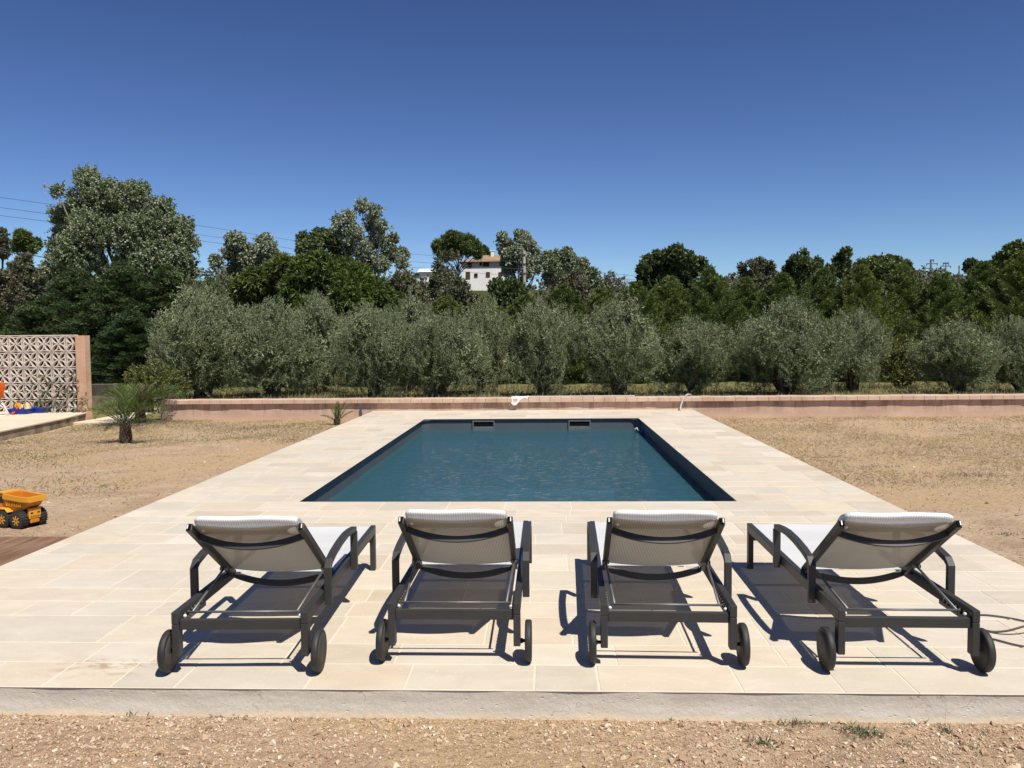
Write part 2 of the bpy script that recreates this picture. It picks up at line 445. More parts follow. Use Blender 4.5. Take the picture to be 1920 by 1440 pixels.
M_OLIVE = m_leaf('olive_leaf', [(0.137, 0.169, 0.066), (0.199, 0.237, 0.103), (0.299, 0.331, 0.171)], back=(0.25, 0.275, 0.165, 1), trans=0.18, tcol=(0.12, 0.15, 0.05, 1), clump=0.9)
M_CONIFER = m_leaf('conifer_leaf', [(0.065, 0.091, 0.022), (0.121, 0.160, 0.037), (0.238, 0.270, 0.081)], trans=0.18, tcol=(0.10, 0.16, 0.03, 1), clump=0.8)
M_DARKCON = m_leaf('dark_conifer_leaf', [(0.031, 0.055, 0.018), (0.060, 0.096, 0.029), (0.114, 0.153, 0.049)], trans=0.12, tcol=(0.06, 0.10, 0.03, 1), clump=0.7)
M_POPLAR = m_leaf('poplar_leaf', [(0.092, 0.127, 0.039), (0.144, 0.184, 0.064), (0.241, 0.270, 0.121)], back=(0.30, 0.33, 0.22, 1), trans=0.15, tcol=(0.12, 0.17, 0.05, 1), clump=0.4)
M_SILVER = m_leaf('silver_poplar_leaf', [(0.11, 0.14, 0.062), (0.17, 0.20, 0.10), (0.27, 0.30, 0.18)], back=(0.36, 0.39, 0.28, 1), trans=0.15, tcol=(0.15, 0.19, 0.08, 1), clump=0.4)
M_WALNUT = m_leaf('walnut_leaf', [(0.048, 0.074, 0.017), (0.089, 0.126, 0.029), (0.174, 0.210, 0.054)], trans=0.25, tcol=(0.14, 0.21, 0.03, 1), clump=0.6)
M_OAK = m_leaf('oak_leaf', [(0.047, 0.070, 0.023), (0.086, 0.120, 0.036), (0.150, 0.182, 0.062)], trans=0.12, clump=0.4)
M_PINE = m_leaf('pine_needle', [(0.060, 0.092, 0.021), (0.109, 0.149, 0.034), (0.178, 0.213, 0.063)], trans=0.10, clump=0.3)
M_SCRUB = m_leaf('scrub_leaf', [(0.078, 0.093, 0.044), (0.128, 0.139, 0.070), (0.202, 0.186, 0.109)], trans=0.12, clump=0.15)
M_BROWNLEAF = m_leaf('brown_scrub_leaf', [(0.080, 0.076, 0.040), (0.130, 0.122, 0.066), (0.19, 0.175, 0.105)], trans=0.12, clump=0.4)
M_SHRUB = m_leaf('shrub_leaf', [(0.081, 0.089, 0.027), (0.155, 0.165, 0.049), (0.270, 0.250, 0.084)], trans=0.22, tcol=(0.20, 0.22, 0.04, 1), clump=1.5)
M_PALM = m_leaf('palm_leaf', [(0.050, 0.078, 0.018), (0.085, 0.125, 0.030), (0.15, 0.19, 0.055)], trans=0.22, tcol=(0.10, 0.18, 0.03, 1), clump=3)
M_DRYPALM = m_leaf('dry_palm_leaf', [(0.10, 0.075, 0.045), (0.17, 0.13, 0.08), (0.25, 0.20, 0.13)], trans=0.15, clump=3)
M_STRAW = m_leaf('straw', [(0.26, 0.195, 0.10), (0.46, 0.355, 0.19), (0.64, 0.53, 0.32)], trans=0.4, tcol=(0.45, 0.34, 0.18, 1), clump=0.8)
M_GREENGRASS = m_leaf('green_grass', [(0.10, 0.12, 0.055), (0.17, 0.185, 0.09), (0.30, 0.27, 0.14)], trans=0.2, clump=1)
M_MEADOW = m_leaf('meadow_grass', [(0.13, 0.13, 0.05), (0.24, 0.22, 0.10), (0.42, 0.37, 0.20)], trans=0.2, clump=0.6)
M_WEED = m_leaf('weed_leaf', [(0.10, 0.115, 0.06), (0.16, 0.175, 0.095), (0.26, 0.25, 0.15)], trans=0.2, clump=4)

# ================================================================== THE SETTING
DX0, DX1, DY0, DY1 = -3.638, 3.038, 3.44, 17.45
PX0, PX1, PY0, PY1 = -2.279, 1.721, 7.557, 15.557
WZ = -0.215

def sst(a, b, x):
    t = np.clip((x-a)/(b-a), 0, 1); return t*t*(3-2*t)
def ground_z(x, y):
    x = np.asarray(x, float); y = np.asarray(y, float)
    z = -0.12 - 0.062*sst(3.5, 15, y) - 0.02*sst(2, 4, x)*(1-sst(3, 8, y))
    z = z + 0.012*np.sin(x*1.7+y*0.9) * sst(3.6, 5, np.abs(x+0.3)) + 0.008*np.sin(x*4.1-y*3.3)*sst(3.6, 4.6, np.abs(x+0.3))
    h = 11.0*sst(48, 165, y) + 2.5*sst(-20, -60, x)*sst(45, 120, y)
    return z + h
gx = np.concatenate([[-700, -400, -240, -150, -100, -70, -50, -36, -26, -20], np.arange(-16, -3.4, 0.35), [-3.42], np.arange(-3.0, 2.8, 0.4), [2.82], np.arange(3.1, 14, 0.35), [16, 20, 26, 36, 50, 70, 100, 150, 240, 400, 700]])
gy = np.concatenate([[-60, -30, -12, -4, 0, 1.5], np.arange(2.2, 3.6, 0.1), [3.66], np.arange(4, 17.2, 0.35), [17.25], np.arange(17.6, 30, 0.8), np.arange(31, 60, 3), np.arange(60, 200, 7), [220, 300, 450, 800, 1600]])
GX, GY = np.meshgrid(gx, gy)
GZ = ground_z(GX, GY)
nx, ny = len(gx), len(gy)
fs = []
for j in range(ny-1):
    for i in range(nx-1):
        cx_, cy_ = (gx[i]+gx[i+1])/2, (gy[j]+gy[j+1])/2
        if -3.42 < cx_ < 2.82 and 3.66 < cy_ < 17.25: continue
        a = j*nx+i; fs.append((a, a+1, a+nx+1, a+nx))
ground = structure(np_mesh('ground', np.stack([GX, GY, GZ], -1).reshape(-1, 3), fs, M_GROUND))
smooth(ground)

# ---- paved deck: every slab its own bevelled piece over a bed of grout
def build_deck():
    rng = random.Random(11)
    rows = [DY0, DY0+0.28]
    pat = [0.40, 0.30, 0.45, 0.25, 0.40, 0.35]
    while rows[-1] < 7.154-0.45: rows.append(rows[-1]+rng.choice(pat))
    rows += [7.154, 7.557]
    if rows[-3] > 7.154-0.15: rows.pop(-3)
    while rows[-1] < 15.557-0.5: rows.append(rows[-1]+rng.choice(pat))
    rows += [15.557, 15.95]
    while rows[-1] < DY1-0.45: rows.append(rows[-1]+rng.choice(pat))
    rows.append(DY1)
    verts, faces, tone = [], [], []
    g = 0.0035; top = 0.0; bed = -0.003
    def slab(x0, x1, y0, y1):
        if x1-x0 < 0.03: return
        n = len(verts); e = 0.002; dz = rng.uniform(-0.0006, 0.0003)
        j = lambda: rng.uniform(-0.0015, 0.0015)
        X0, X1, Y0, Y1 = x0+g+j(), x1-g+j(), y0+g+j(), y1-g+j()
        for (a, b, z) in ((X0, Y0, bed), (X1, Y0, bed), (X1, Y1, bed), (X0, Y1, bed), (X0+e, Y0+e, top+dz), (X1-e, Y0+e, top+dz), (X1-e, Y1-e, top+dz), (X0+e, Y1-e, top+dz)):
            verts.append((a, b, z))
        for f in ((4, 5, 6, 7), (0, 1, 5, 4), (1, 2, 6, 5), (2, 3, 7, 6), (3, 0, 4, 7)): faces.append(tuple(n+k for k in f))
        tv = rng.random()
        if tv > 0.93 and rng.random() < 0.5: tv *= 0.8
        tone.extend([tv]*5)
    for y0, y1 in zip(rows, rows[1:]):
        big = abs(y0-7.154) < 1e-3 or abs(y1-15.95) < 1e-3
        spans = [(DX0, DX1)] if (y1 <= PY0+1e-3 or y0 >= PY1-1e-3) else [(DX0, PX0), (PX1, DX1)]
        for a, b in spans:
            x = a - rng.uniform(0, 0.3)
            while x < b-0.02:
                w = rng.uniform(0.5, 0.68) if big else rng.choice([0.3, 0.4, 0.4, 0.5, 0.6, 0.7])*rng.uniform(0.9, 1.1)
                if b-(x+w) < 0.14: w = b-x+0.001
                slab(max(x, a), min(x+w, b), y0, y1); x += w
    o = np_mesh('pool_deck', verts, faces, M_TILE)
    at_ = o.data.attributes.new('tone', 'FLOAT', 'FACE'); at_.data.foreach_set('value', np.array(tone, dtype=np.float32))
    structure(o)
    # bed of grout and the rough concrete edge all round, open over the pool
    bm = bmesh.new()
    def q(x0, x1, y0, y1, z): bm.faces.new([bm.verts.new(c) for c in ((x0, y0, z), (x1, y0, z), (x1, y1, z), (x0, y1, z))])
    z = -0.002
    q(DX0, DX1, DY0, PY0, z); q(DX0, DX1, PY1, DY1, z); q(DX0, PX0, PY0, PY1, z); q(PX1, DX1, PY0, PY1, z)
    structure(link('paving_bed', bm, M_GROUT))
    bm = bmesh.new()
    xs = np.linspace(DX0, DX1, 90); zs = [-0.003, -0.03, -0.07, -0.11, -0.16, -0.3]
    def face_grid(pt):
        rowsv = [[bm.verts.new(pt(k, zz)) for k in range(90)] for zz in zs]
        for a, b in zip(rowsv, rowsv[1:]):
            for i in range(89): bm.faces.new((a[i], b[i], b[i+1], a[i+1])).smooth = True
    def nz(a, b, c): return mnoise.noise(Vector((a*4, b*4, c*9)))
    face_grid(lambda k, zz: (xs[k], DY0 + 0.004 + 0.006*nz(xs[k], 0, zz) - (0.012 if zz < -0.1 else 0), zz))
    ys = np.linspace(DY0, DY1, 90)
    face_grid(lambda k, zz: (DX0 + 0.003*nz(0, ys[k], zz), ys[89-k], zz))
    face_grid(lambda k, zz: (DX1 + 0.003*nz(3, ys[k], zz), ys[k], zz))
    structure(link('deck_edge', bm, M_KERB))
build_deck()

# ---- pool
pool = thing('swimming_pool', 'rectangular pool with dark grey liner sunk in the pale stone deck', 'pool', (-0.279, 11.557, 0))
def rrect(hx, hy, r, n=6):
    pts = []
    for cx_, cy_, a0 in ((hx-r, hy-r, 0), (-hx+r, hy-r, 90), (-hx+r, -hy+r, 180), (hx-r, -hy+r, 270)):
        for k in range(n+1):
            a = math.radians(a0+90*k/n); pts.append((cx_+r*math.cos(a), cy_+r*math.sin(a)))
    return pts
bm = bmesh.new()
prof = [(2.015, 4.015, -0.004), (2.015, 4.015, -0.034), (2.04, 4.04, -0.035), (2.04, 4.04, -1.35), (1.95, 3.95, -1.44)]
rings = [[bm.verts.new((x, y, z)) for x, y in rrect(hx, hy, 0.16)] for hx, hy, z in prof]
for a, b in zip(rings, rings[1:]):
    m = len(a)
    for i in range(m): bm.faces.new((a[i], b[i], b[(i+1) % m], a[(i+1) % m]))
bm.faces.new(rings[-1])
for f in bm.faces: f.normal_flip()
basin = link('basin', bm, M_LINER, pool)
# coping lip: the slabs' edge over the water
bm = bmesh.new()
# skimmers on the far wall
for px in (906.5, 1086.5):
    c = at(px, 797, Y=15.58); lx = c.x+0.279
    bm = bmesh.new()
    w, z0, z1, fw = 0.185, -0.165, -0.062, 0.024
    y0, y1 = 4.012, 4.036
    add_box(bm, lx-w-fw, lx+w+fw, y0, y1, z1, z1+fw); add_box(bm, lx-w-fw, lx+w+fw, y0, y1, z0-fw-0.05, z0)
    add_box(bm, lx-w-fw, lx-w, y0, y1, z0, z1); add_box(bm, lx+w, lx+w+fw, y0, y1, z0, z1)
    sk = bevel(link('skimmer', bm, M_SKIM, pool), 0.004)
    bm = bmesh.new(); add_box(bm, lx-w, lx+w, 4.028, 4.037, z0, z1)
    link('opening', bm, M_DARK, sk)
    bm = bmesh.new(); add_box(bm, lx-w+.005, lx+w-.005, 4.016, 4.026, z0, z0+0.018)
    link('flap', bm, M_SKIM, sk)
# water: gently waved sheet
wx = np.linspace(-2.04, 2.04, 130); wy = np.linspace(-4.04, 4.04, 300)
WX, WY = np.meshgrid(wx, wy); wz = np.zeros_like(WX)
rr = np.random.default_rng(3)
dxw = 0.10*np.sin(1.3*WX+2.1*WY)+0.07*np.sin(3.1*WX-1.7*WY+1); dyw = 0.10*np.sin(1.9*WX-1.2*WY+2)+0.06*np.sin(2.7*WX+3.3*WY)
for k in range(34):
    a = rr.normal(1.45, 0.75); f = 2*PI/rr.uniform(0.08, 0.34); wz += 0.0105/f*np.sin(f*(np.cos(a)*(WX+dxw)+np.sin(a)*(WY+dyw))+rr.uniform(0, 6.28))
wf = [(j*130+i, j*130+i+1, (j+1)*130+i+1, (j+1)*130+i) for j in range(299) for i in range(129)]
water = structure(np_mesh('pool_water', np.stack([WX-0.279, WY+11.557, WZ+wz], -1).reshape(-1, 3), wf, M_WATER)); smooth(water)

# blue floating thermometer in the far right corner
p = at(1207, 811, z=WZ)
fl = thing('pool_thermometer', 'small blue floating thermometer in the far right corner of the pool', 'pool toy', (p.x, p.y, WZ))
M_BLUE = m_simple('blue_plastic', srgb(24, 62, 168), srgb(18, 50, 146), 5, 0.4)
bm = bmesh.new(); add_lathe(bm, [(-0.03, 0.02), (0.0, 0.055), (0.02, 0.06), (0.04, 0.05), (0.06, 0.022), (0.075, 0.02), (0.085, 0.008)], 16, 'z')
link('float_body', bm, M_BLUE, fl)
bm = bmesh.new(); add_tube(bm, [(-0.07, 0, 0.03), (-0.12, 0.02, 0.05), (-0.16, 0.0, 0.07)], 0.012, 6)
add_tube(bm, [(-0.10, 0.0, 0.03), (-0.13, -0.01, 0.09)], 0.012, 6); link('handle', bm, M_BOLT, fl)

# ---- terrace, slabs and boards at the left
def prism(name, pts, z0, z1, mat):
    bm = bmesh.new()
    a = [bm.verts.new((x, y, z0)) for x, y in pts]; b = [bm.verts.new((x, y, z1)) for x, y in pts]
    bm.faces.new(a[::-1]); bm.faces.new(b)
    n = len(pts)
    for i in range(n): bm.faces.new((a[i], a[(i+1) % n], b[(i+1) % n], b[i]))
    return link(name, bm, mat)
M_TERR = m_simple('terrace_stone', srgb(214, 200, 176), srgb(200, 184, 160), 2, 0.8, 0.2, 0, 0.2, 30)
M_TERRSIDE = m_simple('terrace_edge_concrete', srgb(112, 98, 82), srgb(172, 156, 132), 4, 0.95, 0.1, 0, 0.8, 20, 0.02)
tp_ = [(-9.05, 11.5), (-9.29, 13.83), (-9.56, 16.2), (-9.82, 17.36), (-9.9, 17.75), (-16, 18.6), (-16, 11.5)]
structure(bevel(prism('terrace', tp_, -0.03, 0.0, M_TERR), 0.006))
structure(prism('terrace_edge', [(-9.07, 11.5), (-9.31, 13.83), (-9.58, 16.2), (-9.84, 17.36), (-9.92, 17.7), (-15.9, 18.5), (-15.9, 11.5)], -0.4, -0.0305, M_TERRSIDE))
structure(bevel(prism('garden_path', [(-9.75, 16.75), (-8.55, 16.75), (-8.6, 17.35), (-9.0, 17.5), (-9.35, 21.5), (-9.7, 21.5), (-9.7, 17.5)], -0.3, -0.145, M_TERR), 0.006))
M_WOOD = NT('weathered_boards')
t = M_WOOD; v = t.pos()
g1 = t.noise(t.mapping(v, (26, 2, 1)), 1.0, 6, 0.6); g2 = t.noise(v, 2.2, 3)
M_WOOD = t.done(t.bsdf(t.mix(t.step(g2, 0.3, 0.7), t.ramp(g1, [(0.3, srgb(96, 70, 54)), (0.7, srgb(138, 106, 84))]), t.ramp(g1, [(0.3, srgb(112, 88, 72)), (0.7, srgb(150, 120, 98))])), 0.8, 0, 0.2, t.bump(g1, 0.4, 0.004)))
bm = bmesh.new()
x = DX0-0.012
while x > -6.0:
    e = 6.27 + random.uniform(-0.01, 0.01)
    add_box(bm, x-0.137, x, 2.0, e, -0.045, -0.018+random.uniform(-.002, .002)); x -= 0.142
structure(bevel(link('wooden_decking', bm, M_WOOD), 0.003, 1))
bm = bmesh.new(); add_box(bm, -6.0, DX0-0.03, 2.05, 6.2, -0.3, -0.05)
structure(link('decking_joists', bm, M_DARK))

# ---- low pink wall with capstones
gw = thing('garden_wall', 'long low pink rendered wall with pale capstones across the far end of the pool', 'wall', (0, 17.45, 0))
WX0, WX1 = -8.2, 16.0
bm = bmesh.new()
n = 130; xs = np.linspace(WX0, WX1, n); zs = np.linspace(-0.4, 0.165, 9)
rows_ = [[bm.verts.new((xx, 0.012*mnoise.noise(Vector((xx*2.2, zz*5, 0))), zz)) for xx in xs] for zz in zs]
for a, b in zip(rows_, rows_[1:]):
    for i in range(n-1): bm.faces.new((a[i], a[i+1], b[i+1], b[i])).smooth = True
add_box(bm, WX0+0.002, WX1, 0.03, 0.30, -0.4, 0.163)
link('wall_body', bm, M_PINK, gw)
bm = bmesh.new(); x = WX0-0.03; rc = random.Random(4)
while x < WX1:
    w = 0.225
    dz = rc.uniform(-0.003, 0.003); dy = rc.uniform(-0.004, 0.004)
    add_box(bm, x+0.002, x+w-0.002, -0.065+dy, 0.345+dy, 0.166, 0.255+dz); x += w
bevel(link('capstones', bm, M_CAP, gw), 0.006)

# ---- breeze block screen with its pillar
sc_o = at(146.5, 773, z=0.0)
SROT = -0.12                                              # runs back slightly to the left
scr = thing('screen_wall', 'openwork flower-patterned concrete block screen with a peach pillar at its right end', 'wall', (sc_o.x, sc_o.y, 0), SROT)
bm = bmesh.new()
P_ = 0.344; TOPZ = 1.645; DEP = 0.06; RW = 0.021
def rib(p0, p1, sag, w=RW):
    p0 = Vector((p0[0], 0, p0[1])); p1 = Vector((p1[0], 0, p1[1]))
    t_ = (p1-p0); nn = Vector((-t_.z, 0, t_.x)).normalized()
    add_sweep(bm, [p0 + t_*(k/6) + nn*sag*math.sin(PI*k/6) for k in range(7)], DEP, w, side=(0, 1, 0))
for cxi in range(0, 10):
    for rz in range(0, 5):
        x1 = -0.02 - cxi*P_ + 0.10; x0 = x1-P_; z1 = TOPZ-rz*P_; z0 = z1-P_
        if x1 > 0.0: x1c = 0.0
        c = ((x0+x1)/2, (z0+z1)/2)
        h = 0.006
        for (ex, ez) in ((x0+h, z0+h), (x1-h, z0+h), (x0+h, z1-h), (x1-h, z1-h)):
            if cxi == 0 and ex > c[0]: continue
            for s_ in (1, -1): rib(c, (ex, ez), s_*0.050)
        q = 0.008
        if cxi:
            rib((x1-0.002, z0+q), (x1-0.002, z1-q), 0.024, 0.018)
            rib((x0+q, z1-0.002), (x1-q, z1-0.002), -0.024, 0.018); rib((x0+q, z0+0.002), (x1-q, z0+0.002), 0.024, 0.018)
        else:
            rib((x0+q, z1-0.002), (0, z1-0.02), -0.010, 0.018); rib((x0+q, z0+0.002), (0, z0+0.02), 0.010, 0.018)
        rib((x0+0.002, z0+q), (x0+0.002, z1-q), -0.024, 0.018)
add_box(bm, -3.4, 0.0, -DEP/2, DEP/2, TOPZ+0.002, TOPZ+0.022)
bo = link('block_panel', bm, M_BLOCK, scr); bo.location = (0, 0.06, 0)
bm = bmesh.new(); add_box(bm, -3.4, -0.002, 0.26, 0.29, 0.0, TOPZ)  # added dark sheet; the shade inside the holes is put into its colour
link('hole_shade', bm, m_simple('hole_shade_brown', srgb(40, 28, 23), srgb(33, 23, 19), 5, 0.95, 0.1), scr)
bm = bmesh.new()
pw = 0.225
for (za, zb) in zip(np.linspace(-0.35, 1.64, 9)[:-1], np.linspace(-0.35, 1.64, 9)[1:]):
    pass
add_box(bm, 0.0, pw, -0.02, 0.16, -0.4, 1.645)
bmesh.ops.subdivide_edges(bm, edges=bm.edges, cuts=7, use_grid_fill=True)
for v_ in bm.verts:
    nn = mnoise.noise(v_.co*5); v_.co += Vector((nn*0.006, mnoise.noise(v_.co*5+Vector((9, 0, 0)))*0.006, 0))
bevel(link('pillar', bm, M_PILLAR, scr), 0.006)

# ================================================================== SUN LOUNGERS
def make_lounger(label):
    T = thing('sun_lounger', label, 'sun lounger', (0, 0, 0), 0, 'sun loungers in a row facing the pool')
    HW = 0.3015; RW_ = 0.032; ZT = 0.285; ZB = 0.232; LEN = 1.73
    xr = HW-RW_/2
    bm = bmesh.new()
    for s in (-1, 1):
        add_box(bm, s*xr-RW_/2, s*xr+RW_/2, 0.0, LEN, ZB, ZT)
    add_box(bm, -xr+RW_/2, xr-RW_/2, 0.012, 0.034, 0.203, 0.250)         # rear cross bar
    add_box(bm, -xr+RW_/2, xr-RW_/2, LEN-0.045, LEN-0.012, 0.18, 0.235)
    add_box(bm, -xr+RW_/2, xr-RW_/2, 1.20, 1.235, 0.228, 0.262)
    fr = bevel(link('frame', bm, M_FRAME, T), 0.0035)
    for s in (-1, 1):
        bm = bmesh.new()
        for xx, yy in ((s*(xr-RW_/2-0.012), 0.045),):
            bmesh.ops.create_icosphere(bm, subdivisions=2, radius=0.008, matrix=Matrix.Translation((xx, yy, 0.256)))
        link('bolt', bm, M_BOLT, fr)
    for s in (-1, 1):                                                      # legs
        bm = bmesh.new(); add_box(bm, s*xr-RW_/2, s*xr+RW_/2, 0.0005, 0.048, 0.085, ZB-0.0005)
        bevel(link('leg', bm, M_FRAME, T), 0.0035)
        bm = bmesh.new(); add_box(bm, s*xr-RW_/2, s*xr+RW_/2, LEN-0.05, LEN-0.0005, 0.0, ZB-0.0005)
        bevel(link('leg', bm, M_FRAME, T), 0.0035)
    for s in (-1, 1):                                                      # wheels
        wx_ = s*(HW+0.035)
        bm = bmesh.new()
        R = 0.094
        add_lathe(bm, [(wx_-0.014, R-0.016), (wx_-0.015, R-0.005), (wx_-0.009, R), (wx_+0.009, R), (wx_+0.015, R-0.005), (wx_+0.014, R-0.016)], 36, 'x', (0, 0.050, R+0.001))
        wh = link('wheel', bm, M_RUBBER, T)
        bm = bmesh.new()
        add_lathe(bm, [(wx_-0.0145, 0.02), (wx_-0.0155, R-0.018), (wx_+0.0155, R-0.018), (wx_+0.0145, 0.02)], 32, 'x', (0, 0.050, R+0.001))
        link('hub', bm, M_HUB, wh)
        bm = bmesh.new()
        a0, a1 = sorted((s*(HW-0.004), wx_-s*0.010))
        add_lathe(bm, [(a0, 0.012), (a0+0.012, 0.012), (a0+0.013, 0.008), (a1, 0.008)], 12, 'x', (0, 0.050, R+0.001))
        link('axle', bm, M_FRAME, wh)
    # backrest, hinged to lean back over the rear bar
    H = Vector((0, 0.665, 0.272)); TP = Vector((0, 0.109, 0.641))
    dirb = (TP-H).normalized(); LB = (TP-H).length
    nb = Vector((0, dirb.z, -dirb.y))                                      # front (upper) side of the backrest
    if nb.z < 0: nb = -nb
    bw = 0.2665; bt = 0.026
    bm = bmesh.new()
    for s in (-1, 1):
        a = H + Vector((s*(bw-bt/2), 0, 0)); b = TP + Vector((s*(bw-bt/2), 0, 0))
        add_sweep(bm, [a, b], bt, 0.036, side=(1, 0, 0))
    def bow(frac, depth, hgt, thick, o_=0.0):
        c = H + dirb*LB*frac
        pts = []
        for k in range(17):
            u = k/16*2-1
            pts.append(c + Vector((u*(bw-bt), 0, 0)) - nb*(0.012 + hgt/2 - 0.02 + depth*(1-u*u)))
        add_sweep(bm, pts, thick, hgt, side=dirb)
    bow(0.85, 0.050, 0.032, 0.012)
    bow(0.012, 0.046, 0.033, 0.014)
    bk = bevel(link('backrest_frame', bm, M_FRAME, T), 0.003)
    for s in (-1, 1):
        bm = bmesh.new(); c = TP + dirb*0.001 + Vector((s*(bw-bt/2), 0, 0))
        add_sweep(bm, [c, c+dirb*0.006], 0.018, 0.024, side=(1, 0, 0))
        link('end_cap', bm, M_DARK, bk)
        bm = bmesh.new(); c2 = c + Vector((s*0.004, 0, 0)) + dirb*0.0065
        add_sweep(bm, [c2, c2+dirb*0.002], 0.005, 0.02, side=(1, 0, 0)); link('clip', bm, M_BOLT, bk)
    # slings
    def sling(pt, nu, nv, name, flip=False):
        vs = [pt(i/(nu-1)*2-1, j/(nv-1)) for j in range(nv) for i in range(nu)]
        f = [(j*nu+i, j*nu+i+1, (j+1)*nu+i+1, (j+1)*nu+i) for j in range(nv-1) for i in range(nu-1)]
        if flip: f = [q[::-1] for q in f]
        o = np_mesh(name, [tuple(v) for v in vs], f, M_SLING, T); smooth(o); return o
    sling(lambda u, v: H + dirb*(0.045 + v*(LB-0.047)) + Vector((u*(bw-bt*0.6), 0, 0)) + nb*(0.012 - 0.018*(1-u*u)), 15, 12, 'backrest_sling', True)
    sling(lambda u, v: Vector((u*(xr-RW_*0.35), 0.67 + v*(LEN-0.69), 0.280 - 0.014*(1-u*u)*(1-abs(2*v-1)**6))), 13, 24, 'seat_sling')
    # roll pillow laid over the top of the backrest
    bm = bmesh.new(); rings = []
    seg = 20
    for k in range(25):
        u = k/24*2-1
        e = 1-abs(u)**24*0.2
        c = TP - dirb*0.070 + nb*(0.030 + 0.002*math.sin(u*5)) + Vector((u*(bw-0.032), 0, 0))
        ring = []
        for j in range(seg):
            a = 2*PI*j/seg
            rr_ = 1 + 0.06*math.cos(2*a)
            ring.append(bm.verts.new(c + dirb*(0.090*math.cos(a)*e*rr_) + nb*(0.035*math.sin(a)*e*(1.0 if math.sin(a) > 0 else 0.75))))
        rings.append(ring)
    for a, b in zip(rings, rings[1:]):
        for j in range(seg): bm.faces.new((a[j], a[(j+1) % seg], b[(j+1) % seg], b[j])).smooth = True
    bm.faces.new(rings[0][::-1]); bm.faces.new(rings[-1])
    link('pillow', bm, M_PILLOW, T)
    # arms: two posts bolted outside the rail and a bowed arm between
    for s in (-1, 1):
        xa = s*(HW+0.019)
        bm = bmesh.new()
        y0, y1 = 0.320, 0.940
        pts = [(xa, y0, 0.216), (xa, y0, 0.396)]
        prof_ = [(0.03, 0.420), (0.12, 0.438), (0.26, 0.453), (0.40, 0.458), (0.51, 0.452), (y1-y0, 0.440)]
        pts += [(xa, y0+a, z) for a, z in prof_]
        add_sweep(bm, pts, 0.034, 0.027, side=(1, 0, 0))
        add_box(bm, xa-0.018, xa+0.018, y1-0.016, y1+0.016, 0.216, 0.4265)
        bevel(link('armrest', bm, M_FRAME, T), 0.003)
    # prop: two struts from the back frame down to a rod in toothed racks
    bm = bmesh.new()
    yr, zr = 0.075, 0.264
    add_tube(bm, [(-xr+0.035, yr, zr), (xr-0.035, yr, zr)], 0.0055, 8)
    for s in (-1, 1):
        top = H + dirb*LB*0.22 - nb*0.022 + Vector((s*(bw-0.012), 0, 0))
        add_tube(bm, [top, Vector((s*(xr-0.05), yr, zr))], 0.006, 8)
        add_lathe(bm, [(top.x-0.018, 0.010), (top.x+0.018, 0.010)], 10, 'x', (0, top.y, top.z))
    link('prop', bm, M_STEEL, T)
    for s in (-1, 1):
        bm = bmesh.new(); xx = s*(xr-RW_/2-0.006)
        add_box(bm, xx-0.003, xx+0.003, 0.06, 0.30, 0.222, 0.240)
        for k in range(6):
            y_ = 0.075+k*0.038
            add_sweep(bm, [(xx, y_, 0.235), (xx, y_-0.013, 0.262)], 0.006, 0.010, side=(1, 0, 0))
        link('rack', bm, M_STEEL, T)
    return T

L1 = make_lounger('leftmost charcoal sun lounger with white sling, its left wheel beside rusty marks on paving')
L1.location = (-1.3547, 3.570, 0.001); L1.rotation_euler = (0, 0, 0.0284)
dup(L1, (-0.4226, 3.714, 0.001), -0.0008, 'charcoal sun lounger second from the left, left of the middle gap in the row')
dup(L1, (0.5414, 3.692, 0.001), -0.0248, 'charcoal sun lounger third from the left, right of the middle gap in the row')
dup(L1, (1.569, 3.633, 0.001), -0.010, 'rightmost charcoal sun lounger, with a loose grey cable behind its right wheel')

# loose cable on the paving at the right
M_CABLE = m_simple('grey_cable', srgb(92, 80, 72), srgb(80, 70, 64), 10, 0.6)
cb = bmesh.new()
def gpts(pp, z=0.007): return [at(px, py, z=z) for px, py in pp]
def spline(P, n=10):
    out = []
    P = [Vector(p) for p in P]
    for i in range(len(P)-1):
        p0 = P[max(i-1, 0)]; p1 = P[i]; p2 = P[i+1]; p3 = P[min(i+2, len(P)-1)]
        for k in range(n):
            t_ = k/n
            out.append(0.5*((2*p1)+(p2-p0)*t_+(2*p0-5*p1+4*p2-p3)*t_*t_+(3*p1-p0-3*p2+p3)*t_**3))
    out.append(P[-1]); return out
path = gpts([(1800, 1162), (1835, 1153), (1868, 1155), (1900, 1160), (1935, 1166), (1962, 1160), (1950, 1168), (1920, 1174), (1890, 1182), (1862, 1184), (1838, 1180), (1826, 1184), (1838, 1192), (1870, 1200), (1905, 1209), (1940, 1214), (2000, 1216)])
add_tube(cb, spline(path), 0.0045, 8)
tag(link('cable', cb, M_CABLE, None), 'thin grey cable looping over the paving behind the rightmost lounger', 'cable')
cb = bmesh.new()
add_tube(cb, spline(gpts([(1850, 1184), (1872, 1188), (1896, 1189), (1925, 1186), (1960, 1181)], 0.004)), 0.0025, 6)
tag(link('wire', cb, M_CABLE, None), 'very thin wire lying beside the cable on the paving at the right', 'wire')

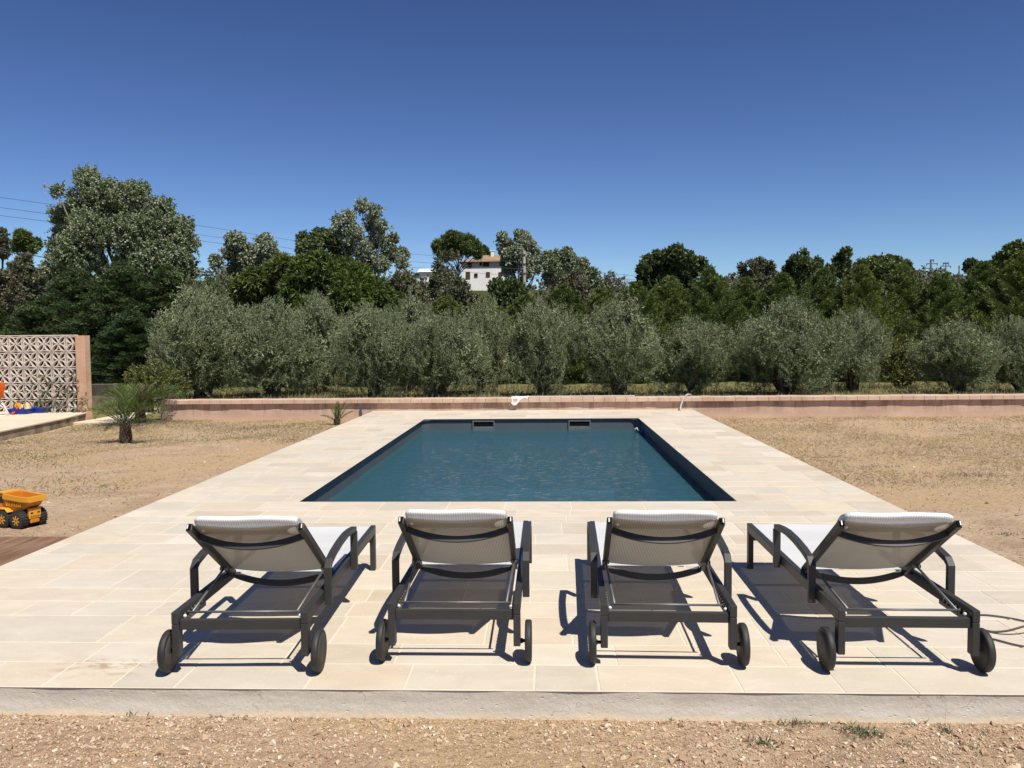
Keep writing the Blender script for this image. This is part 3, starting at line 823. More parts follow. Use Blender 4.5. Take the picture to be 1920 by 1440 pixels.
# ================================================================== THINGS ON AND BY THE WALL
M_WHITE = m_simple('white_plastic', srgb(236, 236, 232), srgb(224, 224, 220), 5, 0.5)
c = at(974, 751, Y=17.35)
bm = bmesh.new()
nu, nv = 26, 22
gridv = []
for j in range(nv):
    row = []
    for i in range(nu):
        u = i/(nu-1); v_ = j/(nv-1)
        x_ = -0.18 + 0.36*u + 0.03*mnoise.noise(Vector((u*3, v_*3, 1)))
        s_ = v_*(0.34 + 0.10*math.sin(u*5.0+0.6)+0.06*(u-.3))
        if s_ < 0.26: y_, z_ = 0.24-s_, 0.0
        else: y_, z_ = -0.03 - 0.02*(s_-0.26), -(s_-0.26)*1.0
        lift = 0.014+0.018*abs(mnoise.noise(Vector((u*6, v_*6, 4))))
        row.append(bm.verts.new((x_+y_*0.1, y_-lift*0.4-0.024, z_+lift)))
    gridv.append(row)
for a, b in zip(gridv, gridv[1:]):
    for i in range(nu-1): bm.faces.new((a[i], a[i+1], b[i+1], b[i])).smooth = True
cloth = link('white_cloth', bm, M_WHITE); cloth.location = (c.x, 17.45, 0.256)
cm = cloth.modifiers.new('thick', 'SOLIDIFY'); cm.thickness = 0.004
tag(cloth, 'crumpled white plastic sheet draped over the capstones of the low wall', 'sheet')
a = at(990, 745, Y=17.62); b = at(1190, 741.5, Y=17.62)
bm = bmesh.new(); add_sweep(bm, [(a.x, 17.6, 0.272), (b.x, 17.62, 0.272)], 0.05, 0.024, side=(0, 1, 0))
tag(bevel(link('plank', bm, m_simple('pale_board', srgb(214, 202, 184), srgb(202, 188, 170), 4, 0.7)), 0.006), 'long thin pale board lying along the top of the low wall', 'board')
M_GREYPIPE = m_simple('grey_pipe', srgb(170, 168, 164), srgb(150, 148, 144), 10, 0.5)
bm = bmesh.new(); hx0 = at(1274, 769, Y=17.2); hx1 = at(1281, 750, Y=17.36); hx2 = at(1291, 744, Y=17.55)
add_tube(bm, spline([(hx0.x, 17.12, 0.0), (hx0.x+0.03, 17.2, 0.10), (hx1.x, 17.32, 0.22), (hx1.x+0.07, 17.42, 0.29), (hx2.x, 17.55, 0.30), (hx2.x+0.1, 17.8, 0.24), (hx2.x+0.12, 17.95, 0.0)]), 0.018, 10)
tag(link('pipe', bm, M_GREYPIPE), 'grey flexible pipe bent over the low wall and ending on the deck', 'pipe')
bm = bmesh.new(); q_ = at(677, 783, Y=17.38)
M_BLUEGREY = m_simple('blue_grey_pipe', srgb(84, 94, 122), srgb(70, 80, 104), 10, 0.5)
add_tube(bm, spline([(q_.x, 17.40, -0.2), (q_.x+0.005, 17.40, -0.05), (q_.x-0.005, 17.395, 0.08), (q_.x+0.01, 17.40, 0.14)]), 0.016, 10)
tag(link('pipe', bm, M_BLUEGREY), 'short blue-grey pipe standing up against the pink wall beside the small palm', 'pipe')

# ---- palms
def frond(rng, length, az, el, bend, mat, parent, leaf=0.16, width=0.013, dens=22, name='frond', twist=0.0):
    pts = []; p = np.zeros(3); e = el
    n = 14
    h = np.array([math.cos(az), math.sin(az)])
    for k in range(n+1):
        pts.append(p.copy())
        p = p + np.array([h[0]*math.cos(e), h[1]*math.cos(e), math.sin(e)])*length/n
        e -= bend/n*(0.5+1.2*k/n)
    pts = np.array(pts)
    bm = bmesh.new(); add_tube(bm, [tuple(q) for q in pts], [0.011*(1-0.85*k/n)*(length/0.9)**0.5 for k in range(n+1)], 5)
    me = bpy.data.meshes.new(name); 
    t = np.linspace(0.16, 1.0, dens); 
    idx = t*n; i0 = np.minimum(idx.astype(int), n-1); f = (idx-i0)[:, None]
    c = pts[i0]*(1-f)+pts[i0+1]*f; tg = unit(pts[i0+1]-pts[i0])
    side = unit(np.cross(tg, np.array([0, 0, 1.0])+1e-3)); upv = np.cross(side, tg)
    V = []
    for s in (1, -1):
        ll = leaf*np.sin(np.clip(t*1.15+0.12, 0, 1.27)*PI/1.32+0.05)**0.7*rng.uniform(0.85, 1.15, dens)
        d = unit(tg*rng.uniform(0.7, 1.0, (dens, 1)) + side*s*0.75 + upv*rng.uniform(0.25, 0.55, (dens, 1)) + rng.normal(size=(dens, 3))*0.08)
        V.append(leaf_quads(c, d, ll, width, rng, flat=upv))
    V = np.concatenate(V)
    base = len(bm.verts)
    for q in V:
        vs = [bm.verts.new(tuple(x)) for x in q]; bm.faces.new(vs)
    return link(name, bm, mat, parent)

def palm(name, label, loc, trunk_h, trunk_r, fronds, seed, leaf, scale=1.0):
    rng = np.random.default_rng(seed); T = thing(name, label, 'palm', loc)
    bm = bmesh.new()
    add_tube(bm, [(0, 0, -0.1), (0.01, 0, trunk_h*0.3), (-0.01, 0, trunk_h*0.7), (0, 0, trunk_h)], [trunk_r*1.1, trunk_r*1.15, trunk_r*0.9, trunk_r*0.55], 12)
    for k in range(70):                                                     # cut leaf bases
        a = k*2.4; z = trunk_h*(0.0+0.95*k/70); r = trunk_r*(1.1-0.45*k/70)
        d = Vector((math.cos(a), math.sin(a), 0))
        add_sweep(bm, [d*r*0.7+Vector((0, 0, z-0.02)), d*(r+0.025)+Vector((0, 0, z+0.035)), d*(r+0.035)+Vector((0, 0, z+0.08))], trunk_r*0.4, 0.014, side=(-d.y, d.x, 0))
    link('trunk', bm, M_BARK, T)
    for (az, el, ln, bend, dry) in fronds:
        o = frond(rng, ln*scale, math.radians(az), math.radians(el), bend, M_DRYPALM if dry else M_PALM, T, leaf*(0.8+0.3*ln), 0.016*scale)
        o.location = (0, 0, trunk_h*0.92)
        if dry: o['label'] = 'dry brown frond'
    return T
pb = at(236, 830, z=-0.165)
rngp = random.Random(5)
fr_ = [(180, 36, 1.2, 0.95, 0), (168, 40, 1.0, 0.9, 0), (150, 58, 0.85, 0.9, 0), (118, 64, 0.9, 0.6, 0), (85, 76, 0.95, 0.35, 0), (12, 44, 0.95, 0.9, 0), (-18, 52, 0.8, 0.9, 0), (-50, 62, 0.8, 0.8, 0), (-135, 58, 0.75, 0.9, 0), (275, 80, 0.9, 0.35, 0), (350, 22, 0.7, 0.6, 0), (165, 10, 0.45, 0.7, 1), (200, 4, 0.40, 0.8, 1), (340, 2, 0.40, 0.8, 1)]
palm('date_palm', 'young date palm with arching green fronds on the dry lawn left of the deck', pb, 0.30, 0.06, fr_, 3, 0.25, 0.76)
ps = at(632, 797, z=-0.18)
fr2 = [(172, 32, 0.42, 0.5, 0), (150, 66, 0.46, 0.2, 0), (85, 80, 0.48, 0.1, 0), (20, 58, 0.56, 0.25, 0), (0, 44, 0.46, 0.5, 0), (-70, 66, 0.42, 0.3, 0), (35, 68, 0.52, 0.15, 1)]
palm('date_palm', 'small young palm at the back left deck corner in front of the pink wall', ps, 0.06, 0.026, fr2, 4, 0.11, 0.86)
pc = at(300, 786, z=-0.18)
fr3 = [(az + rngp.uniform(-8, 8), rngp.uniform(28, 62), rngp.uniform(0.8, 1.15), rngp.uniform(1.0, 1.7), 1 if k % 4 == 3 else 0) for k, az in enumerate(range(0, 720, 21))]
palm('palm_bush', 'drooping bushy palm with some dry fronds against the left end of the pink wall', (pc.x, 16.9, -0.18), 0.25, 0.07, fr3, 5, 0.26)

# ---- yellow-green shrub behind the palm
def bush(name, label, loc, blobs, mat, seed, n_sh, n_lf, L, ll, lw, cat='shrub', **kw):
    rng = np.random.default_rng(seed); T = thing(name, label, cat, loc)
    quads_obj('foliage', crown(blobs, n_sh, n_lf, L, ll, lw, rng, **kw), mat, T)
    bm = bmesh.new()
    for b in blobs:
        add_tube(bm, spline([(0.06*b[0], 0.06*b[1], -0.25), (b[0]*0.45, b[1]*0.45, b[2]*0.5), (b[0], b[1], b[2])], 4), [(0.008 if cat == 'plant' else 0.03)*(1-0.07*k) for k in range(9)], 6)
    link('stem', bm, M_BARK, T)
    return T
sb = at(283, 745, Y=19.2)
bush('shrub', 'yellow-green leafy shrub behind the young palm at the left end of the pink wall', (sb.x, 19.2, -0.2),
     [(0, 0, 0.75, 0.62, 0.6, 0.55), (-0.5, 0, 0.6, 0.4, 0.4, 0.4), (0.5, 0.1, 0.65, 0.45, 0.4, 0.45), (0.15, 0, 1.0, 0.4, 0.4, 0.3), (-0.25, 0, 0.95, 0.3, 0.3, 0.25)], M_SHRUB, 21, 420, 18, 0.28, 0.055, 0.032, ku=0.5, kr=0.5, spread=0.9)
lc = at(90, 760, Y=17.35)
bush('climbing_plant', 'sparse dark leafy climber growing up the lower part of the block screen', (lc.x, 17.38, 0.0),
     [(-0.45, 0.05, 0.25, 0.4, 0.08, 0.3), (0.1, 0.05, 0.35, 0.45, 0.08, 0.35), (-0.2, 0.05, 0.6, 0.25, 0.06, 0.25), (0.35, 0.05, 0.7, 0.3, 0.06, 0.3), (0.65, 0.05, 0.3, 0.18, 0.06, 0.3)], M_WEED, 22, 95, 9, 0.16, 0.05, 0.03, cat='plant', ku=0.6, kr=0.6, spread=1.0)

# ---- plank fence far behind the palm
fa = at(172, 745, Y=21.5)
fe = thing('plank_fence', 'low fence of weathered horizontal planks behind the shrub and the left olive trees', 'fence', (fa.x, 21.5, -0.2))
M_GREYWOOD = m_simple('grey_wood', srgb(98, 90, 80), srgb(134, 122, 108), 3, 0.9, 0.1, 0, 0.5, 20, 0.01)
for k in range(3):
    bm = bmesh.new(); add_box(bm, k*1.3-0.7, k*1.3-0.60, -0.05, 0.05, -0.2, 0.62); bevel(link('post', bm, M_GREYWOOD, fe), 0.008)
bm = bmesh.new()
add_box(bm, -1.5, 2.3, 0.055, 0.09, 0.0, 0.24); add_box(bm, -1.5, 2.3, 0.055, 0.09, 0.255, 0.29); add_box(bm, -1.5, 2.3, 0.055, 0.09, 0.57, 0.61)
bevel(link('plank', bm, M_GREYWOOD, fe), 0.005)
bm = bmesh.new(); add_box(bm, -1.5, 2.3, 0.06, 0.08, 0.295, 0.565)
link('panel', bm, m_simple('slate_panel', srgb(66, 62, 58), srgb(88, 82, 76), 4, 0.8, 0.2, 0, 0.3), fe)

# ================================================================== TOYS AND CHAIR AT THE LEFT
M_YEL = m_simple('yellow_plastic', srgb(222, 158, 48), srgb(212, 146, 40), 4, 0.38, 0.5, 0, 0.05)
M_ORG = m_simple('orange_plastic', srgb(206, 128, 42), srgb(194, 114, 36), 4, 0.4, 0.5, 0, 0.05)
M_BLACK = m_simple('black_plastic', srgb(24, 24, 24), srgb(36, 36, 36), 10, 0.5)
na = at(33, 993, z=-0.14); fb = at(76, 983, z=-0.14)
axd = (fb-na); axd.z = 0
fwd = Vector((-axd.y, axd.x, 0)).normalized()          # heading: left and away
mid = (na+fb)/2
tw = axd.length
trk = thing('toy_dump_truck', 'yellow and orange plastic toy dump truck with black tyres on the dry ground', 'toy truck', (mid.x, mid.y, -0.142), math.atan2(fwd.y, fwd.x))
# local: +x forward, +y left side seen from behind; near side is +y
k_ = tw/0.27
def sc3(p): return tuple(c_*k_ for c_ in p)
WR = 0.098*k_
for xx in (0.0, 0.21):
    for s in (-1, 1):
        yy = s*0.112*k_
        bm = bmesh.new(); hw = 0.040*k_
        add_lathe(bm, [(-hw, WR*0.62), (-hw, WR*0.9), (-hw*0.7, WR*0.97), (hw*0.7, WR*0.97), (hw, WR*0.9), (hw, WR*0.62)], 24, 'y', (xx*k_, yy, WR))
        for j in range(22):
            a = 2*PI*j/22
            m_ = Matrix.Translation((xx*k_, yy, WR)) @ Matrix.Rotation(a, 4, 'Y')
            add_box(bm, -0.005*k_, 0.005*k_, -hw*0.98, hw*0.98, WR*0.94, WR*1.02, m_)
        wo_ = link('wheel', bm, M_RUBBER, trk)
        bm = bmesh.new()
        add_lathe(bm, [(-hw*1.0, WR*0.56), (-hw*0.98, WR*0.62), (hw*0.98, WR*0.62), (hw*1.0, WR*0.56), (hw*0.85, WR*0.5), (hw*0.80, WR*0.1)], 20, 'y', (xx*k_, yy, WR))
        for j in range(7):
            m_ = Matrix.Translation((xx*k_, yy, WR)) @ Matrix.Rotation(2*PI*j/7, 4, 'Y')
            add_box(bm, -0.007*k_, 0.007*k_, -hw*1.02, hw*1.02, WR*0.1, WR*0.54, m_)
        link('rim', bm, M_YEL, wo_)
bm = bmesh.new()                                        # chassis
add_box(bm, *sc3((-0.07, 0.33)), *sc3((-0.066, 0.066)), *sc3((0.08, 0.155)))
bevel(link('chassis', bm, M_ORG, trk), 0.006)
bm = bmesh.new()                                        # rear panel with its lip
add_box(bm, *sc3((-0.098, -0.072)), *sc3((-0.070, 0.070)), *sc3((0.105, 0.205)))
add_box(bm, *sc3((-0.104, -0.070)), *sc3((-0.074, 0.074)), *sc3((0.2055, 0.217)))
rp_ = bevel(link('rear_panel', bm, M_YEL, trk), 0.004)
bm = bmesh.new()
for j in range(6):
    y_ = (-0.055+j*0.022)*k_
    add_sweep(bm, [(-0.0992*k_, y_, 0.118*k_), (-0.0992*k_, y_-0.014*k_, 0.136*k_)], 0.002, 0.006*k_, side=(1, 0, 0))
for s in (-1, 1): add_box(bm, -0.1*k_, -0.0985*k_, s*0.04*k_-0.015*k_, s*0.04*k_+0.015*k_, 0.158*k_, 0.172*k_)
link('markings', bm, M_BLACK, rp_)
bm = bmesh.new()                                        # rear underside
add_box(bm, *sc3((-0.095, -0.073)), *sc3((-0.055, 0.055)), *sc3((0.055, 0.104)))
bevel(link('bumper', bm, M_ORG, trk), 0.012)
# skip: flared open tub, its rear lip lifted
bm = bmesh.new()
def tub(pts_bot, pts_top, pts_in_top, pts_in_bot):
    R_l = [[bm.verts.new(sc3(p)) for p in P] for P in (pts_bot, pts_top, pts_in_top, pts_in_bot)]
    for a, b in zip(R_l, R_l[1:]):
        n_ = len(a)
        for i in range(n_): bm.faces.new((a[i], a[(i+1) % n_], b[(i+1) % n_], b[i]))
    bm.faces.new(R_l[0][::-1]); bm.faces.new(R_l[-1])
bot = [(-0.085, -0.082, 0.235), (0.02, -0.085, 0.175), (0.22, -0.085, 0.170), (0.22, 0.085, 0.170), (0.02, 0.085, 0.175), (-0.085, 0.082, 0.235)]
top_ = [(-0.135, -0.100, 0.345), (-0.03, -0.112, 0.345), (0.23, -0.112, 0.362), (0.23, 0.112, 0.362), (-0.03, 0.112, 0.345), (-0.135, 0.100, 0.345)]
it = [(-0.127, -0.090, 0.343), (-0.03, -0.102, 0.343), (0.219, -0.102, 0.360), (0.219, 0.102, 0.360), (-0.03, 0.102, 0.343), (-0.127, 0.090, 0.343)]
ib = [(-0.078, -0.074, 0.25), (0.02, -0.077, 0.19), (0.21, -0.077, 0.185), (0.21, 0.077, 0.185), (0.02, 0.077, 0.19), (-0.078, 0.074, 0.25)]
tub(bot, top_, it, ib)
sk_ = bevel(link('skip', bm, M_ORG, trk), 0.004)
bm = bmesh.new()                                        # bright rim band with ribs
for s in (-1, 1):
    add_sweep(bm, [sc3((-0.137, s*0.103, 0.318)), sc3((-0.03, s*0.116, 0.318)), sc3((0.23, s*0.116, 0.338))], 0.012*k_, 0.058*k_, side=(0, 1, 0))
    for j in range(9): 
        xx = 0.19-j*0.026
        add_box(bm, *sc3((xx-0.004, xx+0.004)), *sorted(sc3((s*0.096, s*0.1125))), *sc3((0.235, 0.287)))
add_sweep(bm, [sc3((-0.139, -0.103, 0.316)), sc3((-0.139, 0.103, 0.316))], 0.012*k_, 0.062*k_, side=(1, 0, 0))
bevel(link('rim_band', bm, M_YEL, sk_), 0.003)
bm = bmesh.new()                                        # hood over the cab
add_box(bm, *sc3((0.225, 0.36)), *sc3((-0.10, 0.10)), *sc3((0.36, 0.376)))
bevel(link('canopy', bm, M_YEL, sk_), 0.004)
bm = bmesh.new(); add_box(bm, *sc3((0.235, 0.34)), *sc3((-0.09, 0.09)), *sc3((0.15, 0.355)))
cb_ = bevel(link('cab', bm, M_ORG, trk), 0.006)
bm = bmesh.new(); add_box(bm, *sc3((0.255, 0.32)), *sc3((-0.092, 0.092)), *sc3((0.26, 0.33))); link('window', bm, M_BLACK, cb_)
bm = bmesh.new()
for s in (-1, 1): add_sweep(bm, [sc3((0.12, s*0.115, 0.175)), sc3((0.16, s*0.115, 0.21)), sc3((0.28, s*0.115, 0.21)), sc3((0.32, s*0.115, 0.17))], 0.075*k_, 0.012*k_, side=(0, 1, 0))
bevel(link('mudguard', bm, M_YEL, trk), 0.003)
tx = bpy.data.curves.new('lettering', 'FONT'); tx.body = 'MEGA'; tx.size = 0.050*k_; tx.extrude = 0.001; tx.align_x = 'CENTER'
to = bpy.data.objects.new('lettering', tx); COL.objects.link(to)
dg = bpy.context.evaluated_depsgraph_get(); lm = bpy.data.meshes.new_from_object(to.evaluated_get(dg)); bpy.data.objects.remove(to)
lo = link('lettering', lm, M_BLACK, sk_)
lo.rotation_euler = (math.radians(90-8), 0, PI); lo.location = sc3((0.10, 0.1062, 0.245))

# blue trays with sand toys on the terrace
def tray(label, px0, px1, py, dy):
    a = at(px0, py, z=0.0); b = at(px1, py, z=0.0)
    T = thing('sand_tray', label, 'tray', ((a.x+b.x)/2, a.y+dy, 0.001), 0.03, 'blue plastic trays')
    hw = (b.x-a.x)/2
    bm = bmesh.new()
    R_l = []
    for ins, z in ((0.03, 0), (0, 0.10), (-0.012, 0.10), (-0.012, 0.112), (0.02, 0.112), (0.045, 0.02)):
        R_l.append([bm.verts.new((x, y, z)) for x, y in rrect(hw-ins, 0.2-ins, 0.06, 4)])
    for p_, q2 in zip(R_l, R_l[1:]):
        for i in range(len(p_)): bm.faces.new((p_[i], p_[(i+1) % len(p_)], q2[(i+1) % len(p_)], q2[i]))
    bm.faces.new(R_l[0][::-1]); bm.faces.new(R_l[-1])
    bevel(link('tray_shell', bm, M_BLUE, T), 0.004)
    return T
t1 = tray('larger blue plastic sand tray nearest the orange chair on the terrace', 12, 50, 777, 0.15)
t2 = tray('smaller blue plastic tray with a beige mould, nearest the peach pillar', 50, 79, 775, 0.2)
M_RED = m_simple('red_plastic', srgb(206, 74, 52), srgb(196, 64, 46), 6, 0.4)
M_SAND = m_simple('beige_plastic', srgb(214, 184, 128), srgb(206, 172, 112), 6, 0.5)
def spade(x, y, z):
    T = thing('toy_spade', 'small red toy spade leaning over the edge of the larger blue tray', 'toy', (x, y, z))
    bm = bmesh.new(); add_tube(bm, [(0, 0, 0.10), (0.02, -0.06, 0.13), (0.0, -0.16, 0.04)], 0.012, 8); link('handle', bm, M_RED, T)
    bm = bmesh.new(); add_sweep(bm, [(0.0, -0.155, 0.045), (-0.01, -0.2, 0.005), (-0.015, -0.23, -0.0)], 0.06, 0.006, side=(1, 0, 0)); bevel(link('blade', bm, M_RED, T), 0.002)
l_ = t1.location; spade(l_.x-0.03, l_.y-0.03, 0.02)
def mould(label, x, y, z, h, cat='toy'):
    T = thing('sand_mould', label, cat, (x, y, z), random.random(), 'sand moulds')
    bm = bmesh.new(); add_lathe(bm, [(0, 0.07), (h*0.5, 0.062), (h*0.55, 0.052), (h*0.8, 0.05), (h, 0.03)], 14, 'z'); link('mould_body', bm, M_SAND, T)
    bm = bmesh.new(); bmesh.ops.create_icosphere(bm, subdivisions=2, radius=0.018, matrix=Matrix.Translation((0, 0, h))); link('knob', bm, M_SAND, T)
mould('beige sand mould at the right of the larger blue tray', l_.x+0.13, l_.y+0.02, 0.022, 0.20)
l2 = t2.location; mould('beige sand mould standing in the smaller blue tray', l2.x+0.02, l2.y, 0.022, 0.19)
def bucket(x, y, z):
    T = thing('toy_bucket', 'yellow toy bucket tipped in the larger blue tray', 'toy', (x, y, z))
    bm = bmesh.new(); add_lathe(bm, [(0, 0.05), (0.10, 0.075), (0.105, 0.08), (0.11, 0.072), (0.02, 0.045)], 16, 'z'); o = link('bucket_body', bm, M_YEL, T); o.rotation_euler = (0.5, 0.9, 0); o.location = (0, 0, 0.08)
    bm = bmesh.new(); add_tube(bm, [(0.07*math.cos(a), 0.0, 0.10+0.09*math.sin(a)) for a in np.linspace(0, PI, 9)], 0.005, 6); o = link('handle', bm, M_RED, T); o.rotation_euler = (0.5, 0.9, 0); o.location = (0, 0, 0.08)
bucket(l_.x-0.12, l_.y+0.05, 0.03)

# orange folding chair, half out of the picture
ca = at(2, 781, z=0.0)
ch = thing('folding_chair', 'orange folding chair with white tube frame at the left edge of the terrace', 'chair', (ca.x-0.40, ca.y+0.12, 0.0), 0.0); ch.scale = (0.86,)*3
M_ORF = m_simple('orange_fabric', srgb(240, 116, 44), srgb(232, 104, 36), 8, 0.8, 0.2)
bm = bmesh.new()
for y_ in (-0.22, 0.22):
    add_tube(bm, [(0.44, y_, 0.005), (0.30, y_, 0.24), (-0.1, y_, 0.55)], 0.013, 8)
    add_tube(bm, [(-0.2, y_, 0.005), (0.12, y_, 0.36), (0.36, y_, 0.82)], 0.013, 8)
    add_tube(bm, [(-0.1, y_, 0.55), (0.15, y_, 0.575), (0.43, y_, 0.575)], 0.015, 8)
add_tube(bm, [(0.44, -0.22, 0.008), (0.44, 0.22, 0.008)], 0.012, 8)
link('chair_frame', bm, M_WHITE, ch)
def pad(name, path):
    bm = bmesh.new(); add_sweep(bm, spline(path, 6), 0.42, 0.035, side=(0, 1, 0)); return bevel(link(name, bm, M_ORF, ch), 0.012)
pad('seat', [(-0.12, 0, 0.36), (0.05, 0, 0.33), (0.2, 0, 0.34)])
pad('backrest', [(0.215, 0, 0.36), (0.30, 0, 0.50), (0.345, 0, 0.66), (0.36, 0, 0.80)])

# ================================================================== TREES
def limbs(bm, blobs, base_r, rng, fork=0.25, stems=1, lean=0.0):
    for k, b in enumerate(blobs):
        c = Vector(b[:3])
        s0 = Vector((rng.uniform(-1, 1)*base_r*0.8, rng.uniform(-1, 1)*base_r*0.8, -0.15)) if stems > 1 else Vector((0, 0, -0.15))
        m1 = Vector((c.x*0.35, c.y*0.35, c.z*fork+0.1)) if stems > 1 else Vector((c.x*0.08, c.y*0.08, c.z*fork))
        pts = spline([s0, m1, c*0.72+Vector((0, 0, c.z*0.04)), c], 5)
        r0 = base_r*(0.55 if stems > 1 else 0.8)
        add_tube(bm, pts, [max(0.012, r0*(1-0.9*i/(len(pts)-1))) for i in range(len(pts))], 7)

def make_tree(name, label, cat, blobs, leafmat, seed, n_sh, n_lf, L, ll, lw, base_r, barkmat=None, stems=1, fork=0.3, group=None, **kw):
    rng = np.random.default_rng(seed); T = thing(name, label, cat, (0, 0, 0), 0, group)
    core = kw.pop('core', 0.0)
    Q = [crown(blobs, n_sh, n_lf, L, ll, lw, rng, **kw)]
    if core:  # inner leaves added to block light and darken the gaps in the crown
        B = np.array(blobs, dtype=float); m = int(len(B)*520*core)
        ix = rng.integers(0, len(B), m); u = unit(rng.normal(size=(m, 3)))
        p = B[ix, :3]+B[ix, 3:]*u*rng.uniform(0.05, 0.58, (m, 1)); r_ = B[ix, 3]
        d = unit(rng.normal(size=(m, 3)))
        Q.append(leaf_quads(p-d*(r_*0.10)[:, None], d, r_*0.20, r_*0.055, rng))
    quads_obj('crown', np.concatenate(Q), leafmat, T)
    bm = bmesh.new(); limbs(bm, blobs, base_r, random.Random(seed), fork, stems)
    link('trunk', bm, barkmat or M_BARK, T)
    return T

def rblobs(seed, n, R, H0, H1, r0, r1, flat=1.0, top=None):
    """n clumps spread through a crown of radius R between heights H0 and H1"""
    r = random.Random(seed); out = []
    for k in range(n):
        z = H0 + (H1-H0)*((k+0.5)/n)
        f = (z-H0)/(H1-H0)
        env = R*(math.sin(PI*min(1, 0.16+0.80*f))**0.8 if top is None else top(f))
        a = k*2.399+r.uniform(-.4, .4); d = env*r.uniform(0.25, 0.72)
        rad = r.uniform(r0, r1)*(0.75+0.5*env/R)
        out.append((d*math.cos(a), d*math.sin(a), z, rad, rad, rad*flat*r.uniform(0.85, 1.1)))
    return out

# ---- olive trees behind the wall: four grown, the rest copies
OG = 'olive trees in a row behind the low wall'
def olive_proto(seed, spiky):
    b = [(0, 0, 1.45, 0.9, 0.85, 0.7)] + rblobs(seed, 13, 1.4, 0.70, 2.3, 0.40, 0.64)
    return make_tree('olive_tree', '', 'olive tree', b, M_OLIVE, seed, 1700, 60, 0.50, 0.050, 0.0125, 0.11, stems=3, fork=0.30, group=OG,
                     core=1.0, ko=0.65, ku=0.95, kr=0.34, spread=0.40, inner=0.12, gap=-0.34, gapf=2.6)
OP = [olive_proto(s, 1) for s in (31, 32, 33, 34)]
# (base px, top py, left px, right px, Y, label)
OL = [(388, 538, 272, 462, 23.6, 'tall grey-green olive tree at the left end of the row, behind the yellow-green shrub'),
      (510, 566, 420, 600, 24.4, 'wide olive tree second from the left end of the row'),
      (592, 556, 540, 680, 26.0, 'olive tree with a trunk leaning right, third from the left end of the row'),
      (702, 574, 628, 782, 24.0, 'olive tree standing directly behind the top left corner of the pool deck'),
      (766, 556, 720, 830, 27.0, 'tall narrow olive tree set back behind its neighbours left of the pool middle'),
      (821, 588, 750, 902, 23.8, 'low rounded olive tree behind the left skimmer of the pool'),
      (898, 566, 838, 966, 25.5, 'olive tree just left of the white sheet on the wall'),
      (1010, 570, 946, 1094, 24.0, 'bushy round olive tree just right of the white sheet on the wall'),
      (1154, 562, 1086, 1258, 24.0, 'olive tree with a pointed top behind the right end of the pale board'),
      (1294, 598, 1228, 1396, 24.2, 'olive tree with a bare forked trunk behind the grey bent pipe'),
      (1471, 562, 1372, 1580, 23.8, 'broadest olive tree right of the deck, behind the dry lawn'),
      (1592, 584, 1540, 1672, 25.2, 'olive tree tucked against the right side of the broadest one'),
      (1803, 602, 1712, 1876, 24.0, 'low spreading olive tree with several thin stems near the right edge'),
      (1902, 598, 1858, 1990, 24.6, 'olive tree cut off by the right edge of the view')]
used = set()
def native(o):
    c = [ch for ch in o.children if ch.name.startswith('crown')][0].data
    a = np.empty(len(c.vertices)*3, dtype=np.float32); c.vertices.foreach_get('co', a); a = a.reshape(-1, 3)
    return np.percentile(a[:, 2], 99.7), np.percentile(np.hypot(a[:, 0], a[:, 1]), 95)*2
NAT = {}
def put(protos, i, base, H, Wd, label, rz, D=None):
    k_ = protos[i].name
    if k_ not in NAT: NAT[k_] = native(protos[i])
    native_h, native_w = NAT[k_]
    s = (Wd/native_w, (D or Wd)/native_w, H/native_h)
    if i in used: return dup(protos[i], base, rz, label, s)
    used.add(i); o = protos[i]; o.location = base; o.rotation_euler = (0, 0, rz); o.scale = s; o['label'] = label; return o
used = set()
for k, (bx, ty, lx, rx, Y, lab) in enumerate(OL):
    b = at(bx, 740, Y=Y); H = at(bx, ty, Y=Y).z + 0.2
    l = at(lx, 650, Y=Y).x; r = at(rx, 650, Y=Y).x
    o = put(OP, k % 4, (0.5*b.x+0.25*(l+r), Y, -0.2), H, (r-l)*0.99, lab, k*1.9)

